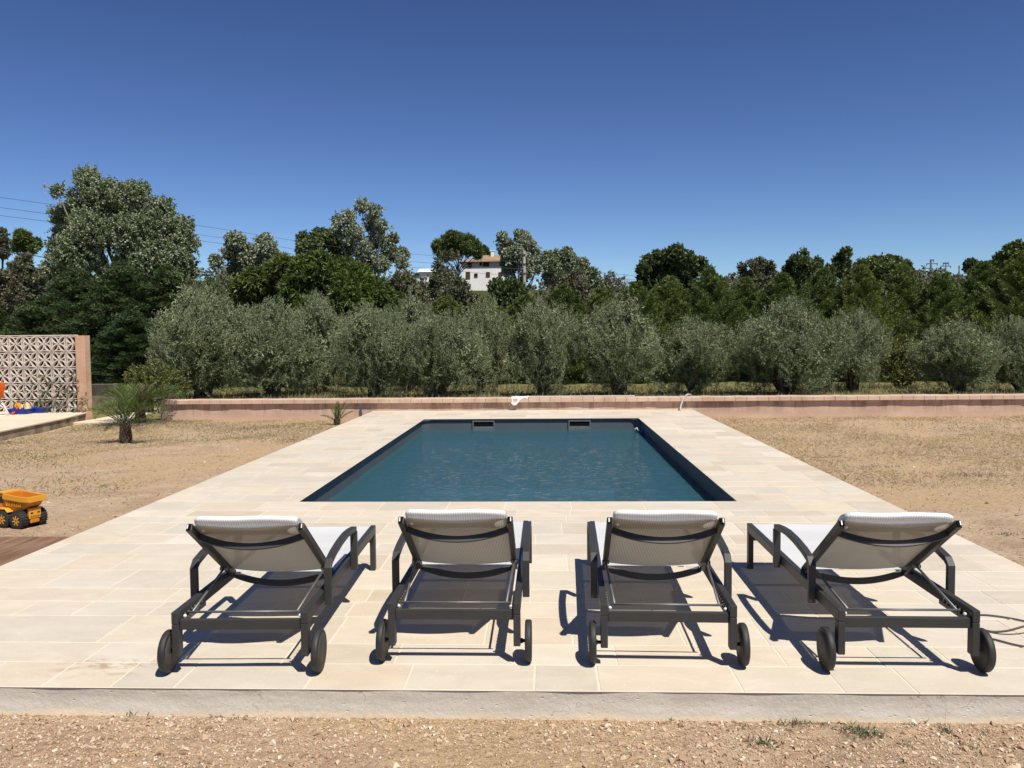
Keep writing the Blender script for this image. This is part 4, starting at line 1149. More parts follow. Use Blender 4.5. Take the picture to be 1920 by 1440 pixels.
# ---- feathery conifer hedge behind the olives
HG = 'conifers of the tall hedge behind the olive trees'
def conifer_proto(seed, mat, droop=0.0, elev=0.85):
    """plumes of fine foliage springing from the stem and rising outwards"""
    rng = np.random.default_rng(seed); T = thing('conifer', '', 'conifer', (0, 0, 0), 0, HG)
    H, R = 4.6, 1.7; Q = []
    bm = bmesh.new()
    add_tube(bm, [(0, 0, -0.2), (0.03, 0, 1.5), (-0.02, 0.02, 3.0), (0, 0, H-0.3)], [0.14, 0.11, 0.07, 0.02], 8)
    NP = 210
    for k in range(NP):
        f = (k+0.5)/NP
        az = k*2.39996+rng.uniform(-.5, .5)
        env = R*(1.0 if f < 0.5 else max(0.10, 1-0.95*((f-0.5)/0.5)**1.3))*rng.uniform(0.72, 1.12)
        el = elev*rng.uniform(0.75, 1.2)*(0.55+0.75*f)
        d = np.array([math.cos(az)*math.cos(el), math.sin(az)*math.cos(el), math.sin(el)])
        ztip = 0.25 + f*(H-0.15)
        tip = np.array([math.cos(az)*env, math.sin(az)*env, ztip]); L = rng.uniform(0.8, 1.35)*(1.0 if f < 0.8 else 0.8)
        n = 420
        t = rng.random(n)**0.8
        side = unit(np.cross(d, np.array([0, 0, 1.0]))+1e-6); upv = np.cross(side, d)
        rad = 0.27*(1-t)**0.65*(0.35+0.65*np.minimum(1, t*4))+0.015
        a = rng.uniform(0, 2*PI, n); rr_ = np.sqrt(rng.random(n))*rad
        off = side*(np.cos(a)*rr_*1.15)[:, None] + upv*(np.sin(a)*rr_*0.6)[:, None]
        pos = tip - d*(L*(1-t))[:, None] + off
        pos[:, 2] -= (droop+0.10)*(t**2)*L
        ld = unit(d*0.9 + unit(off+1e-6)*0.75 + rng.normal(size=(n, 3))*0.28 - np.array([0, 0, (droop+0.1)*0.8]))
        Q.append(leaf_quads(pos, ld, 0.095*rng.uniform(0.6, 1.3, n), 0.021*rng.uniform(0.7, 1.3, n), rng))
        if k % 4 == 0:
            b0 = (0, 0, max(0.1, ztip-env*0.9)); add_tube(bm, [b0, tuple(tip-d*L*0.6), tuple(tip-d*L*0.15)], [0.03, 0.015, 0.005], 5)
    quads_obj('crown', np.concatenate(Q), mat, T)
    link('trunk', bm, M_BARK, T)
    return T
CP = [conifer_proto(s, M_CONIFER) for s in (41, 42, 43)]
HD = [(752, 556, 150, 31.5, 'conifer at the left end of the light green hedge, beside the drooping walnut tree'),
      (838, 562, 150, 32.5, 'hedge conifer below the umbrella pine'),
      (915, 566, 150, 32.0, 'hedge conifer below the white house'),
      (985, 560, 140, 33.5, 'hedge conifer below the concrete pole'),
      (1058, 540, 150, 32.0, 'hedge conifer below the dark poplar right of the pole'),
      (1128, 548, 140, 33.0, 'hedge conifer left of the leafless tree'),
      (1192, 536, 130, 32.0, 'hedge conifer just right of the leafless tree'),
      (1256, 526, 150, 33.0, 'hedge conifer below the left half of the big oak'),
      (1330, 512, 150, 32.5, 'hedge conifer below the right half of the big oak'),
      (1398, 528, 140, 33.5, 'hedge conifer below the airy tree'),
      (1466, 520, 150, 32.0, 'hedge conifer behind the broadest olive tree'),
      (1540, 512, 150, 33.0, 'hedge conifer below the pair of dark spiky trees'),
      (1612, 505, 150, 32.0, 'hedge conifer below the left side of the round tree'),
      (1690, 506, 150, 33.0, 'hedge conifer between the round tree and the thick steel mast'),
      (1762, 520, 150, 32.0, 'hedge conifer below the thick steel mast'),
      (1838, 500, 150, 32.5, 'hedge conifer just left of the tallest one at the right edge'),
      (1908, 482, 170, 31.0, 'tallest hedge conifer at the right edge of the view'),
      (1975, 478, 160, 32.5, 'hedge conifer cut off by the right edge of the view')]
used = set()
for k, (bx, ty, wd, Y, lab) in enumerate(HD):
    b = at(bx, 700, Y=Y); H = at(bx, ty, Y=Y).z+0.2
    put(CP, k % 3, (b.x, Y, -0.25), H+0.15, wd*1.12*Y/1568, lab, k*2.3, D=3.4)
# dark conifers at the left
DP = [conifer_proto(s, M_DARKCON, 0.22, 0.6) for s in (51, 52)]
DG = 'dark conifers behind the block screen'
DL = [(-40, 560, 190, 29.0, 'dark conifer at the left edge behind the block screen'),
      (70, 575, 190, 28.5, 'low dark conifer behind the middle of the block screen'),
      (150, 512, 200, 29.5, 'dark conifer rising behind the peach pillar'),
      (232, 500, 210, 29.0, 'dark conifer under the big poplar, right of the peach pillar'),
      (318, 508, 190, 29.5, 'dark conifer behind the leftmost olive tree'),
      (398, 530, 150, 30.5, 'dark conifer between the big poplar and the walnut tree'),
      (250, 590, 170, 26.8, 'low dark conifer with drooping branches behind the yellow-green shrub')]
used = set()
for k, (bx, ty, wd, Y, lab) in enumerate(DL):
    b = at(bx, 700, Y=Y); H = at(bx, ty, Y=Y).z+0.2
    o = put(DP, k % 2, (b.x, Y, -0.25), H+0.15, wd*1.15*Y/1568, lab, k*1.7); o['group'] = DG

# ---- broadleaf trees beyond
def tree_at(name, label, cat, bx, ty, lx, rx, by, Y, mat, seed, n, shape='round', sh=(1200, 24), lf=(0.13, 0.10), L=0.7, bark=None, gz=None, bl=(0.20, 0.34), group=None, pb=None, **kw):
    """a tree whose crown spans lx..rx and by..ty in the photograph at the real distance Y"""
    g = float(ground_z(at(bx, 600, Y=Y).x, Y)) if gz is None else gz
    tx_ = at(bx, ty, Y=Y); H1 = tx_.z-g; H0 = at(bx, by, Y=Y).z-g
    R = (at(rx, 500, Y=Y).x-at(lx, 500, Y=Y).x)/2
    cx_ = (at(rx, 500, Y=Y).x+at(lx, 500, Y=Y).x)/2
    top = {'round': None, 'cone': lambda f: 1.0 if f < 0.35 else max(0.2, 1-0.85*(f-0.35)/0.65), 'flat': lambda f: 0.75+0.25*math.sin(PI*f), 'tall': lambda f: max(0.3, math.sin(PI*(0.2+0.68*f)))}[shape]
    b = rblobs(seed, n, R*0.92, H0+(H1-H0)*0.06, H1-(H1-H0)*0.10, R*bl[0], R*bl[1], top=top)
    if pb:
        r_ = random.Random(seed); b = []; kw['core'] = {'silver_poplar': 0.0, 'poplar_tree': 0.35, 'airy_tree': 0.0}.get(name, 0.8); kw['gap'] = {'silver_poplar': -0.3, 'walnut_tree': -0.42}.get(name, -0.75); sh = (int(sh[0]*1.5), sh[1])
        for (qx, qy, qr) in pb:
            c_ = at(qx, qy, Y=Y); q_ = qr*1.12*Y/1568
            b.append((c_.x-cx_, r_.uniform(-0.55, 0.55)*max(0.3, R*math.sqrt(max(0, 1-((c_.x-cx_)/(R*1.1))**2))), c_.z-g, q_, q_*1.15, q_))
    T = make_tree(name, label, cat, b, mat, seed, sh[0], sh[1], L, lf[0], lf[1], max(0.08, H1*0.016), bark, group=group, fork=0.45, **kw)
    T.location = (cx_, Y, g)
    return T
tree_at('poplar_tree', 'tall broad poplar towering over the dark conifers at the left', 'poplar', 232, 310, 74, 384, 540, 46, M_POPLAR, 61, 34, 'tall', (4000, 40), (0.105, 0.085), 0.9, M_PALEBARK, bl=(0.15, 0.26), ku=0.35, kr=0.5, spread=0.9, gap=-0.30, gapf=1.3, inner=0.3, pb=[(165,335,24),(150,375,26),(232,350,24),(205,372,30),(270,368,22),(250,400,34),(305,390,24),(300,430,36),(345,425,22),(358,455,22),(350,490,26),(108,400,22),(92,425,16),(100,460,24),(140,420,32),(190,425,36),(120,500,30),(180,480,40),(240,465,42),(300,490,40),(125,360,10),(86,398,9),(355,505,26),(230,520,40),(200,345,16),(218,352,20),(222,400,32),(205,440,34),(160,400,30),(270,440,34),(330,465,30)])
tree_at('poplar_tree', 'small silvery poplar right of the tall broad poplar', 'poplar', 470, 440, 404, 532, 540, 52, M_SILVER, 62, 16, 'round', (1000, 32), (0.125, 0.10), 0.7, M_PALEBARK, ku=0.35, kr=0.5, spread=0.9, gap=-0.3, gapf=1.6, pb=[(425,470,16),(450,455,18),(485,450,16),(508,470,16),(470,485,26),(440,500,20),(510,500,18),(404,488,11)])
tree_at('silver_poplar', 'slender see-through silver poplar with pale branches left of the house', 'poplar', 690, 370, 622, 764, 520, 56, M_SILVER, 63, 22, 'cone', (800, 34), (0.125, 0.095), 0.9, M_PALEBARK, bl=(0.16, 0.28), ku=0.5, kr=0.5, spread=0.9, gap=-0.15, gapf=1.6, inner=0.2, pb=[(680,385,13),(706,398,13),(645,400,12),(632,412,10),(660,412,14),(692,415,16),(720,425,12),(640,430,12),(670,440,18),(705,445,18),(732,445,12),(650,460,12),(690,470,20),(725,470,16),(748,475,14),(755,492,12),(715,495,16),(680,495,14)])
tree_at('oak_tree', 'dark green oak behind the slender silver poplar', 'oak', 606, 428, 556, 668, 520, 70, M_OAK, 64, 16, 'round', (1000, 22), (0.24, 0.17), 0.8, gap=-0.35, gapf=1.2, spread=0.9, pb=[(575,455,18),(600,446,18),(625,450,18),(645,465,16),(590,475,22),(625,480,22),(565,472,11),(600,500,22)])
tree_at('walnut_tree', 'leafy walnut tree with drooping leaves behind the third olive tree', 'walnut', 640, 476, 560, 736, 650, 30, M_WALNUT, 65, 22, 'round', (1900, 24), (0.21, 0.062), 0.55, pb=[(575,505,30),(610,495,26),(640,500,26),(670,515,26),(560,540,34),(610,540,40),(660,550,38),(700,540,26),(720,565,22),(590,590,38),(640,600,44),(690,600,32),(560,620,26)], droop=0.5, ku=0.2, kr=0.4, spread=0.6, gap=-0.42, gapf=1.6)
tree_at('walnut_tree', 'leafy walnut tree with drooping leaves behind the second olive tree', 'walnut', 500, 486, 420, 588, 640, 31, M_WALNUT, 66, 20, 'round', (1600, 24), (0.21, 0.062), 0.55, pb=[(545,495,20),(520,510,24),(490,520,22),(455,530,22),(560,520,22),(500,550,34),(450,565,26),(545,560,30),(430,555,18),(480,600,34),(530,600,30)], droop=0.5, ku=0.2, kr=0.4, spread=0.6, gap=-0.42, gapf=1.6)
tree_at('poplar_tree', 'silvery green poplar in front of the right side of the white house', 'poplar', 970, 428, 928, 1022, 548, 84, M_SILVER, 67, 20, 'tall', (1200, 30), (0.19, 0.15), 0.9, M_PALEBARK, ku=0.4, kr=0.5, spread=0.9, gap=-0.22, gapf=0.9, pb=[(942,446,9),(952,455,10),(945,465,12),(975,440,9),(986,442,9),(978,455,13),(992,460,12),(1000,475,12),(1008,490,9),(970,475,13),(985,490,14),(955,480,12),(948,492,10),(1005,505,9),(985,510,12),(950,508,9),(962,500,8)])
tree_at('poplar_tree', 'darker poplar with two tops right of the concrete pole', 'poplar', 1066, 458, 1018, 1124, 566, 76, M_POPLAR, 68, 18, 'round', (1300, 30), (0.18, 0.145), 0.9, ku=0.4, kr=0.5, spread=0.9, gap=-0.3, gapf=1.0, pb=[(1027,480,10),(1045,478,12),(1065,476,12),(1058,495,16),(1035,500,14),(1080,495,12),(1092,495,11),(1085,515,14),(1060,520,18),(1110,510,9),(1115,525,9),(1100,530,12),(1030,520,12)])
tree_at('oak_tree', 'big rounded dark oak above the hedge right of the middle', 'oak', 1266, 460, 1194, 1346, 560, 68, M_OAK, 69, 22, 'round', (1600, 24), (0.24, 0.18), 0.9, gap=-0.36, gapf=1.0, spread=0.9, pb=[(1240,485,18),(1262,480,16),(1283,490,16),(1215,490,12),(1205,505,12),(1232,510,20),(1265,512,24),(1295,510,18),(1312,495,12),(1330,510,12),(1340,525,10),(1210,528,14),(1250,535,20),(1290,535,20),(1320,532,16)])
tree_at('airy_tree', 'thin airy tree with flat layered crown right of the big oak', 'tree', 1422, 484, 1386, 1462, 560, 70, M_SCRUB, 70, 12, 'flat', (360, 22), (0.22, 0.12), 0.8, gap=-0.15, gapf=1.3, spread=0.9, pb=[(1395,500,8),(1410,494,8),(1425,492,9),(1440,500,9),(1450,510,8),(1415,508,9),(1435,515,10),(1400,520,10),(1425,530,12)])
tree_at('dark_tree', 'dark spiky tree, left one of the pair behind the hedge', 'tree', 1512, 458, 1474, 1556, 560, 72, M_OAK, 71, 12, 'cone', (560, 22), (0.26, 0.18), 1.0, ku=1.0, gap=-0.25, gapf=1.2, spread=0.8, pb=[(1489,488,9),(1480,505,9),(1500,500,12),(1515,472,6),(1512,488,9),(1538,490,9),(1525,508,14),(1500,520,14),(1548,510,10)])
tree_at('dark_tree', 'narrow dark tree, right one of the pair behind the hedge', 'tree', 1580, 464, 1556, 1606, 560, 72, M_OAK, 72, 10, 'cone', (460, 22), (0.26, 0.18), 0.8, ku=0.8, gap=-0.3, gapf=1.2, spread=0.8, pb=[(1582,474,8),(1575,488,10),(1588,495,10),(1570,505,11),(1590,512,10)])
tree_at('round_tree', 'wide round green tree left of the thick steel mast', 'tree', 1652, 480, 1588, 1716, 580, 60, M_PINE, 73, 18, 'round', (1200, 24), (0.20, 0.12), 0.7, gap=-0.4, gapf=1.1, spread=0.9, pb=[(1610,500,12),(1630,495,12),(1645,492,10),(1665,490,10),(1680,492,11),(1695,500,11),(1705,512,9),(1640,512,18),(1670,512,18),(1615,520,14),(1695,525,12)])
tree_at('evergreen_tree', 'dark evergreen tree behind the hedge left of the right edge', 'tree', 1838, 486, 1800, 1886, 570, 58, M_OAK, 74, 14, 'round', (900, 24), (0.20, 0.13), 0.7, gap=-0.4, gapf=1.2, spread=0.8, pb=[(1830,498,11),(1845,505,12),(1825,515,12),(1850,525,14),(1838,535,12),(1862,500,8)])
tree_at('evergreen_tree', 'tall dark evergreen tree rising at the right edge of the view', 'tree', 1900, 452, 1856, 1960, 560, 56, M_PINE, 75, 16, 'round', (1200, 24), (0.19, 0.12), 0.7, gap=-0.4, gapf=1.2, spread=0.8, pb=[(1895,470,12),(1908,462,10),(1920,475,14),(1885,485,12),(1872,497,10),(1900,500,18),(1925,505,18),(1880,515,16),(1905,530,20),(1945,470,20)])
# pines
def pine(label, bx, ty, lx, rx, by, Y, seed, n, sh, pb, group=None):
    return tree_at('pine_tree', label, 'pine', bx, ty, lx, rx, by, Y, M_PINE, seed, n, 'flat', sh, (0.55, 0.14), 1.3, bl=(0.24, 0.36), ku=0.7, kr=0.4, spread=0.9, gap=-0.55, gapf=0.6, pb=pb)
pine('broad umbrella pine beside the white house on the hill', 856, 436, 808, 908, 484, 140, 76, 14, (1300, 24), [(822,462,10),(835,452,12),(850,447,11),(862,450,10),(878,450,10),(890,458,9),(897,466,7),(845,466,12),(862,465,12),(880,468,10),(828,472,10),(838,480,9),(895,474,8)])
pine('lone pine with a bare lower trunk at the far left', 46, 432, 18, 76, 474, 118, 77, 10, (620, 22), [(30,448,8),(42,442,9),(52,445,9),(62,455,8),(68,466,6),(35,458,8),(50,460,9),(27,460,6)])
tree_at('dark_tree', 'small dark tree behind the roof of the white house', 'tree', 904, 462, 886, 926, 500, 175, M_OAK, 78, 6, 'round', (400, 20), (0.6, 0.4), 1.2, gz=11)
tree_at('airy_tree', 'sparse tree at the left edge beside the lone pine', 'tree', 6, 428, -22, 30, 520, 105, M_SCRUB, 79, 12, 'cone', (420, 20), (0.36, 0.2), 1.1, gap=-0.15, gapf=1.0, spread=0.9, pb=[(10,435,5),(5,445,7),(14,450,6),(8,460,8),(2,470,9),(12,475,8)])
tree_at('scrub_tree', 'olive-brown bushy tree below the lone pine', 'tree', 40, 480, -10, 96, 570, 80, M_SCRUB, 80, 14, 'round', (900, 22), (0.30, 0.16), 0.9, gap=-0.3, gapf=1.0, spread=0.9)
tree_at('scrub_tree', 'greyish olive leafy tree at the left edge above the dark conifers', 'tree', 10, 500, -50, 60, 600, 55, M_BROWNLEAF, 81, 12, 'round', (700, 22), (0.22, 0.09), 0.8, gap=-0.2, gapf=1.2, spread=0.9)
tree_at('scrub_tree', 'brownish half-dry tree in front of the umbrella pine', 'tree', 836, 470, 796, 884, 530, 120, M_BROWNLEAF, 82, 10, 'round', (330, 20), (0.40, 0.16), 1.0, gap=-0.1, gapf=1.0, spread=0.9)
tree_at('scrub_tree', 'brownish green tree below the darker poplar', 'tree', 1060, 508, 1000, 1130, 580, 66, M_BROWNLEAF, 83, 12, 'round', (700, 22), (0.24, 0.14), 0.9, gap=-0.3, gapf=1.2, spread=0.9)
tree_at('scrub_tree', 'dull green tree below the white house', 'tree', 968, 520, 900, 1010, 590, 62, M_OAK, 84, 12, 'round', (900, 22), (0.22, 0.14), 0.8, gap=-0.4, gapf=1.2, spread=0.9)
tree_at('scrub_tree', 'brown-green bushy tree right of the walnut tree', 'tree', 760, 508, 700, 820, 600, 50, M_SCRUB, 85, 14, 'round', (900, 22), (0.19, 0.10), 0.8, gap=-0.4, gapf=1.2, spread=0.9)
tree_at('scrub_tree', 'dull green tree between the umbrella pine and the hedge', 'tree', 856, 528, 800, 912, 600, 56, M_SCRUB, 86, 14, 'round', (900, 22), (0.2, 0.11), 0.8, gap=-0.4, gapf=1.2, spread=0.9)
tree_at('scrub_tree', 'brown-green tree below the airy tree', 'tree', 1420, 524, 1360, 1490, 590, 54, M_SCRUB, 87, 12, 'round', (800, 22), (0.2, 0.11), 0.8, gap=-0.4, gapf=1.2, spread=0.9)
tree_at('scrub_tree', 'low dull green bushy tree in front of the distant white building', 'tree', 818, 513, 782, 862, 560, 95, M_SCRUB, 91, 10, 'round', (700, 22), (0.26, 0.13), 0.8, gap=-0.5, gapf=1.0, spread=0.9, core=1.0)
sh_ = at(1692, 740, Y=27)
bush('shrub', 'brown-green shrub between the last olive trees and the tucked-in one at the right', (sh_.x, 27, -0.2),
     [(0, 0, 0.8, 0.8, 0.7, 0.7), (-0.5, 0, 1.2, 0.5, 0.5, 0.5), (0.6, 0, 1.1, 0.55, 0.5, 0.5)], M_SHRUB, 88, 420, 20, 0.4, 0.08, 0.05, ku=0.5, kr=0.5, spread=0.9)
# leafless tree
def bare(label, bx, ty, by, Y, seed):
    T = thing('bare_tree', label, 'tree', (0, 0, 0)); r = random.Random(seed); bm = bmesh.new()
    g = float(ground_z(at(bx, 600, Y=Y).x, Y)); H = at(bx, ty, Y=Y).z-g
    def grow(p, d, ln, rad, lev):
        q = p + d*ln
        add_tube(bm, spline([p, p+d*ln*0.5+Vector((r.uniform(-1, 1), r.uniform(-1, 1), 0))*ln*0.06, q], 3), [rad*(1-0.06*i) for i in range(7)], 5, cap=False)
        if lev == 0: return
        for k in range(r.choice([2, 3])):
            nd = (d + Vector((r.uniform(-1, 1), r.uniform(-1, 1), r.uniform(-0.2, 0.6)))*0.62).normalized()
            grow(q, nd, ln*r.uniform(0.55, 0.8), rad*0.6, lev-1)
    grow(Vector((0, 0, -0.2)), Vector((0, 0, 1)), H*0.36, 0.10, 4)
    link('trunk', bm, M_BARK, T); T.location = (at(bx, 540, Y=Y).x, Y, g)
bare('leafless grey tree between the darker poplar and the big oak', 1172, 505, 560, 64, 5)

# ---- scrub on the hillside: one far mass
def scrub():
    rng = np.random.default_rng(90); Q = []
    for k in range(520):
        y = rng.uniform(46, 175); x = rng.uniform(-0.72, 0.70)*y*0.95
        if 118 < y < 156 and -15 < x+0.04*y < 9: continue
        z = float(ground_z(x, y)); R = rng.uniform(0.9, 2.0)*(0.6+y/170)
        b = [(x, y, z+R*0.5, R, R, R*0.75), (x+R*0.6, y, z+R*0.3, R*0.6, R*0.6, R*0.5)]
        s = 0.0022*y
        Q.append(crown(b, 36, 12, R*0.5, s*1.5, s*0.9, rng, ku=0.5, kr=0.5, spread=0.9))
    return np.concatenate(Q)
stuff(quads_obj('hillside_scrub', scrub(), M_SCRUB), 'mixed dull green scrub covering the far hillside behind the hedge', 'scrub')

# ================================================================== HOUSES, POLES AND LINES
M_WHITEWALL = m_simple('white_wall', srgb(232, 230, 226), srgb(222, 219, 214), 0.3, 0.9, 0.2, 0, 0.2, 3)
M_GREYWALL = m_simple('grey_band', srgb(186, 180, 174), srgb(176, 170, 164), 0.4, 0.9, 0.2, 0, 0.2, 3)
t = NT('roof_tiles'); v = t.coord()
wv = t.n('ShaderNodeTexWave'); t.l(v, wv.inputs[0]); wv.inputs['Scale'].default_value = 2.2; wv.bands_direction = 'X'
M_ROOF = t.done(t.bsdf(t.ramp(t.noise(v, 2.0, 5), [(0.3, srgb(138, 112, 90)), (0.7, srgb(172, 146, 120))]), 0.9, 0, 0.1, t.bump(wv.outputs[0], 0.6, 0.08)))
M_SHUT = m_simple('brown_shutter', srgb(88, 44, 40), srgb(74, 36, 34), 2, 0.7)
M_GLASS = m_simple('dark_glass', srgb(30, 30, 34), srgb(22, 22, 26), 1, 0.15)
HY = 150.0
hg = at(900, 532, Y=HY); hl = at(866, 520, Y=HY); hr = at(952, 520, Y=HY)
zt = at(900, 491.5, Y=HY).z; zband = at(900, 502, Y=HY).z; zb = hg.z-3
hw_ = (hr.x-hl.x)/2; px_m = HY/1568
house = thing('farm_house', 'white two-storey house with terracotta roof on the hill above the hedge', 'house', ((hl.x+hr.x)/2, HY, 0), 0.0)
bm = bmesh.new(); add_box(bm, -hw_, hw_, 0, 9, zb, zband); add_box(bm, -hw_+.01, hw_-.01, 0.02, 8.98, zband+.001, zt)
o = link('wall', bm, M_WHITEWALL, house)
bm = bmesh.new(); add_box(bm, -hw_-0.01, hw_+0.01, -0.03, 9.02, zband+0.1, zt-0.001); bevel(link('upper_storey', bm, M_GREYWALL, house), 0.05)
bm = bmesh.new()
e = 0.55; zr_ = at(905, 478, Y=HY).z
ev = [bm.verts.new(p) for p in ((-hw_-e, -e, zt), (hw_+e, -e, zt), (hw_+e, 9+e, zt), (-hw_-e, 9+e, zt))]
ev2 = [bm.verts.new((v_.co.x, v_.co.y, zt+0.12)) for v_ in ev]
rg = [bm.verts.new((-hw_*0.05, 4.5, zr_+0.4)), bm.verts.new((hw_*0.5, 4.5, zr_+0.4))]
bm.faces.new(ev[::-1])
for i in range(4): bm.faces.new((ev[i], ev[(i+1) % 4], ev2[(i+1) % 4], ev2[i]))
bm.faces.new((ev2[0], ev2[1], rg[1], rg[0])); bm.faces.new((ev2[1], ev2[2], rg[1])); bm.faces.new((ev2[2], ev2[3], rg[0], rg[1])); bm.faces.new((ev2[3], ev2[0], rg[0]))
rf = link('roof', bm, M_ROOF, house)
cc = at(921, 474, Y=HY)
bm = bmesh.new(); lx_ = cc.x-house.location.x
add_box(bm, lx_-0.28, lx_+0.28, 3.2, 3.9, zr_-1.0, at(921, 467, Y=HY).z); add_box(bm, lx_-0.36, lx_+0.36, 3.1, 4.0, at(921, 467, Y=HY).z+.001, at(921, 466, Y=HY).z+0.05)
link('chimney', bm, M_WHITEWALL, rf)
def win(px, py, w, h, mat, shut=False):
    c_ = at(px, py, Y=HY); lx = c_.x-house.location.x; ww = w*px_m/2; hh = h*px_m/2
    bm = bmesh.new()
    add_box(bm, lx-ww-0.08, lx+ww+0.08, -0.12, -0.04, c_.z-hh-0.16, c_.z-hh-0.02)
    add_box(bm, lx-ww-0.07, lx-ww, -0.10, -0.04, c_.z-hh, c_.z+hh); add_box(bm, lx+ww, lx+ww+0.07, -0.10, -0.04, c_.z-hh, c_.z+hh); add_box(bm, lx-ww-.07, lx+ww+.07, -0.10, -0.04, c_.z+hh+.001, c_.z+hh+.06)
    f_ = link('window', bm, M_SHUT, house)
    bm = bmesh.new(); add_box(bm, lx-ww, lx+ww, -0.07, -0.045, c_.z-hh, c_.z+hh); link('shutter' if shut else 'pane', bm, mat, f_)
for args in ((881, 496.5, 6, 7, M_GLASS), (901.5, 494.5, 2.5, 4.5, M_GLASS), (908, 495.5, 3, 6.5, M_GLASS), (914, 495.5, 5, 6, M_GLASS), (877.5, 515.5, 6.5, 10.5, M_SHUT, True), (892.5, 515.5, 5, 4.5, M_GLASS), (915, 514, 6, 6.5, M_SHUT, True), (938, 514, 5, 6, M_SHUT, True)): win(*args)
# further white building left of the umbrella pine
b2 = at(808, 520, Y=190); z2 = at(806, 510, Y=190).z
h2 = thing('distant_house', 'distant white building among trees left of the umbrella pine', 'house', (b2.x, 190, 0))
bm = bmesh.new(); add_box(bm, -2.6, 2.0, 0, 6, z2-9, z2); link('wall', bm, M_WHITEWALL, h2)
bm = bmesh.new(); V_ = [bm.verts.new(p) for p in ((-3, -0.5, z2), (2.4, -0.5, z2), (2.4, 6.5, z2), (-3, 6.5, z2), (-3, 3, z2+1.0), (2.4, 3, z2+1.0))]
for f in ((0, 1, 5, 4), (3, 4, 5, 2), (0, 4, 3), (1, 2, 5), (0, 3, 2, 1)): bm.faces.new([V_[i] for i in f])
link('roof', bm, M_WHITEWALL, h2)
bm = bmesh.new(); add_box(bm, -0.4, 0.4, -0.06, -0.01, z2-2.2, z2-1.0); link('window', bm, M_GLASS, h2)
b3 = at(70, 518, Y=135); z3 = at(70, 513, Y=135).z
h3 = thing('distant_house', 'scrap of a distant cream house wall among the trees right of the lone pine', 'house', (b3.x, 135, 0))
bm = bmesh.new(); add_box(bm, -1.2, 1.2, 0, 5, z3-9, z3); link('wall', bm, m_simple('cream_wall', srgb(216, 206, 180), srgb(206, 196, 170), 1, 0.9), h3)
bm = bmesh.new(); V_ = [bm.verts.new(p) for p in ((-1.5, -0.3, z3), (1.5, -0.3, z3), (1.5, 5.3, z3), (-1.5, 5.3, z3), (-1.5, 2.5, z3+0.7), (1.5, 2.5, z3+0.7))]
for f in ((0, 1, 5, 4), (3, 4, 5, 2), (0, 4, 3), (1, 2, 5), (0, 3, 2, 1)): bm.faces.new([V_[i] for i in f])
link('roof', bm, M_ROOF, h3)

M_CONC = m_simple('pole_concrete', srgb(142, 138, 130), srgb(122, 118, 110), 2, 0.9)
M_DKSTEEL = m_simple('dark_steel', srgb(58, 56, 58), srgb(74, 70, 70), 2, 0.6)
M_WIRE = m_simple('power_cable', srgb(70, 72, 78), srgb(60, 62, 66), 2, 0.6)
PYD = 68.0
pt_ = at(983, 470, Y=PYD); pg = float(ground_z(pt_.x, PYD))
pole = thing('utility_pole', 'slim grey concrete power pole in front of the poplar by the white house', 'pole', (pt_.x, PYD, pg))
bm = bmesh.new(); add_tube(bm, [(0, 0, -0.3), (0, 0, pt_.z-pg)], [0.17, 0.10], 8); link('shaft', bm, M_CONC, pole)
bm = bmesh.new()
for k in range(3):
    zz = pt_.z-pg-0.35-k*0.75
    add_box(bm, -0.32, 0.10, -0.16, -0.10, zz, zz+0.07)
link('crossarm', bm, M_DKSTEEL, pole)
bm = bmesh.new()
for k in range(3):
    zz = pt_.z-pg-0.28-k*0.75
    add_lathe(bm, [(zz, 0.03), (zz+0.05, 0.06), (zz+0.1, 0.06), (zz+0.14, 0.03)], 8, 'z', (-0.28, -0.13, 0))
link('insulator', bm, M_CONC, pole)
def wire(label, pts, r=0.011, group='power lines from the concrete pole'):
    P = [at(px, py, Y=Y) for px, py, Y in pts]
    bm = bmesh.new(); add_tube(bm, spline(P, 8), r, 5)
    return tag(link('power_line', bm, M_WIRE), label, 'power line', group)
wire('topmost power line running from the upper left down to the concrete pole', [(-120, 356, 40), (0, 370, 44), (380, 424, 54), (640, 464, 61), (820, 480, 65), (980, 492, PYD)])
wire('middle power line running from the left edge down to the concrete pole', [(-120, 375, 40), (0, 389, 44), (380, 441, 54), (640, 479, 61), (820, 494, 65), (980, 505, PYD)])
wire('lowest power line running from the left edge down to the concrete pole', [(-120, 390, 40), (0, 404, 44), (380, 452, 54), (640, 489, 61), (820, 505, 65), (980, 519, PYD)])
wire('topmost power line sagging right from the concrete pole across the big oak', [(984, 492, PYD), (1080, 505, 70), (1200, 518, 72), (1330, 524, 74), (1480, 520, 78)], 0.012)
wire('middle power line sagging right from the concrete pole', [(984, 505, PYD), (1080, 516, 70), (1200, 525, 72), (1330, 529, 74), (1480, 525, 78)], 0.012)
wire('lowest power line sagging right from the concrete pole', [(984, 519, PYD), (1060, 524, 70), (1130, 526, 71), (1200, 534, 72), (1330, 536, 74), (1480, 531, 78)], 0.012)
wire('dark thick overhead line at the left edge passing the lone pine trunk', [(-80, 464, 60), (0, 471, 60), (40, 476, 60), (80, 482, 60), (140, 496, 60)], 0.03, 'other overhead lines')
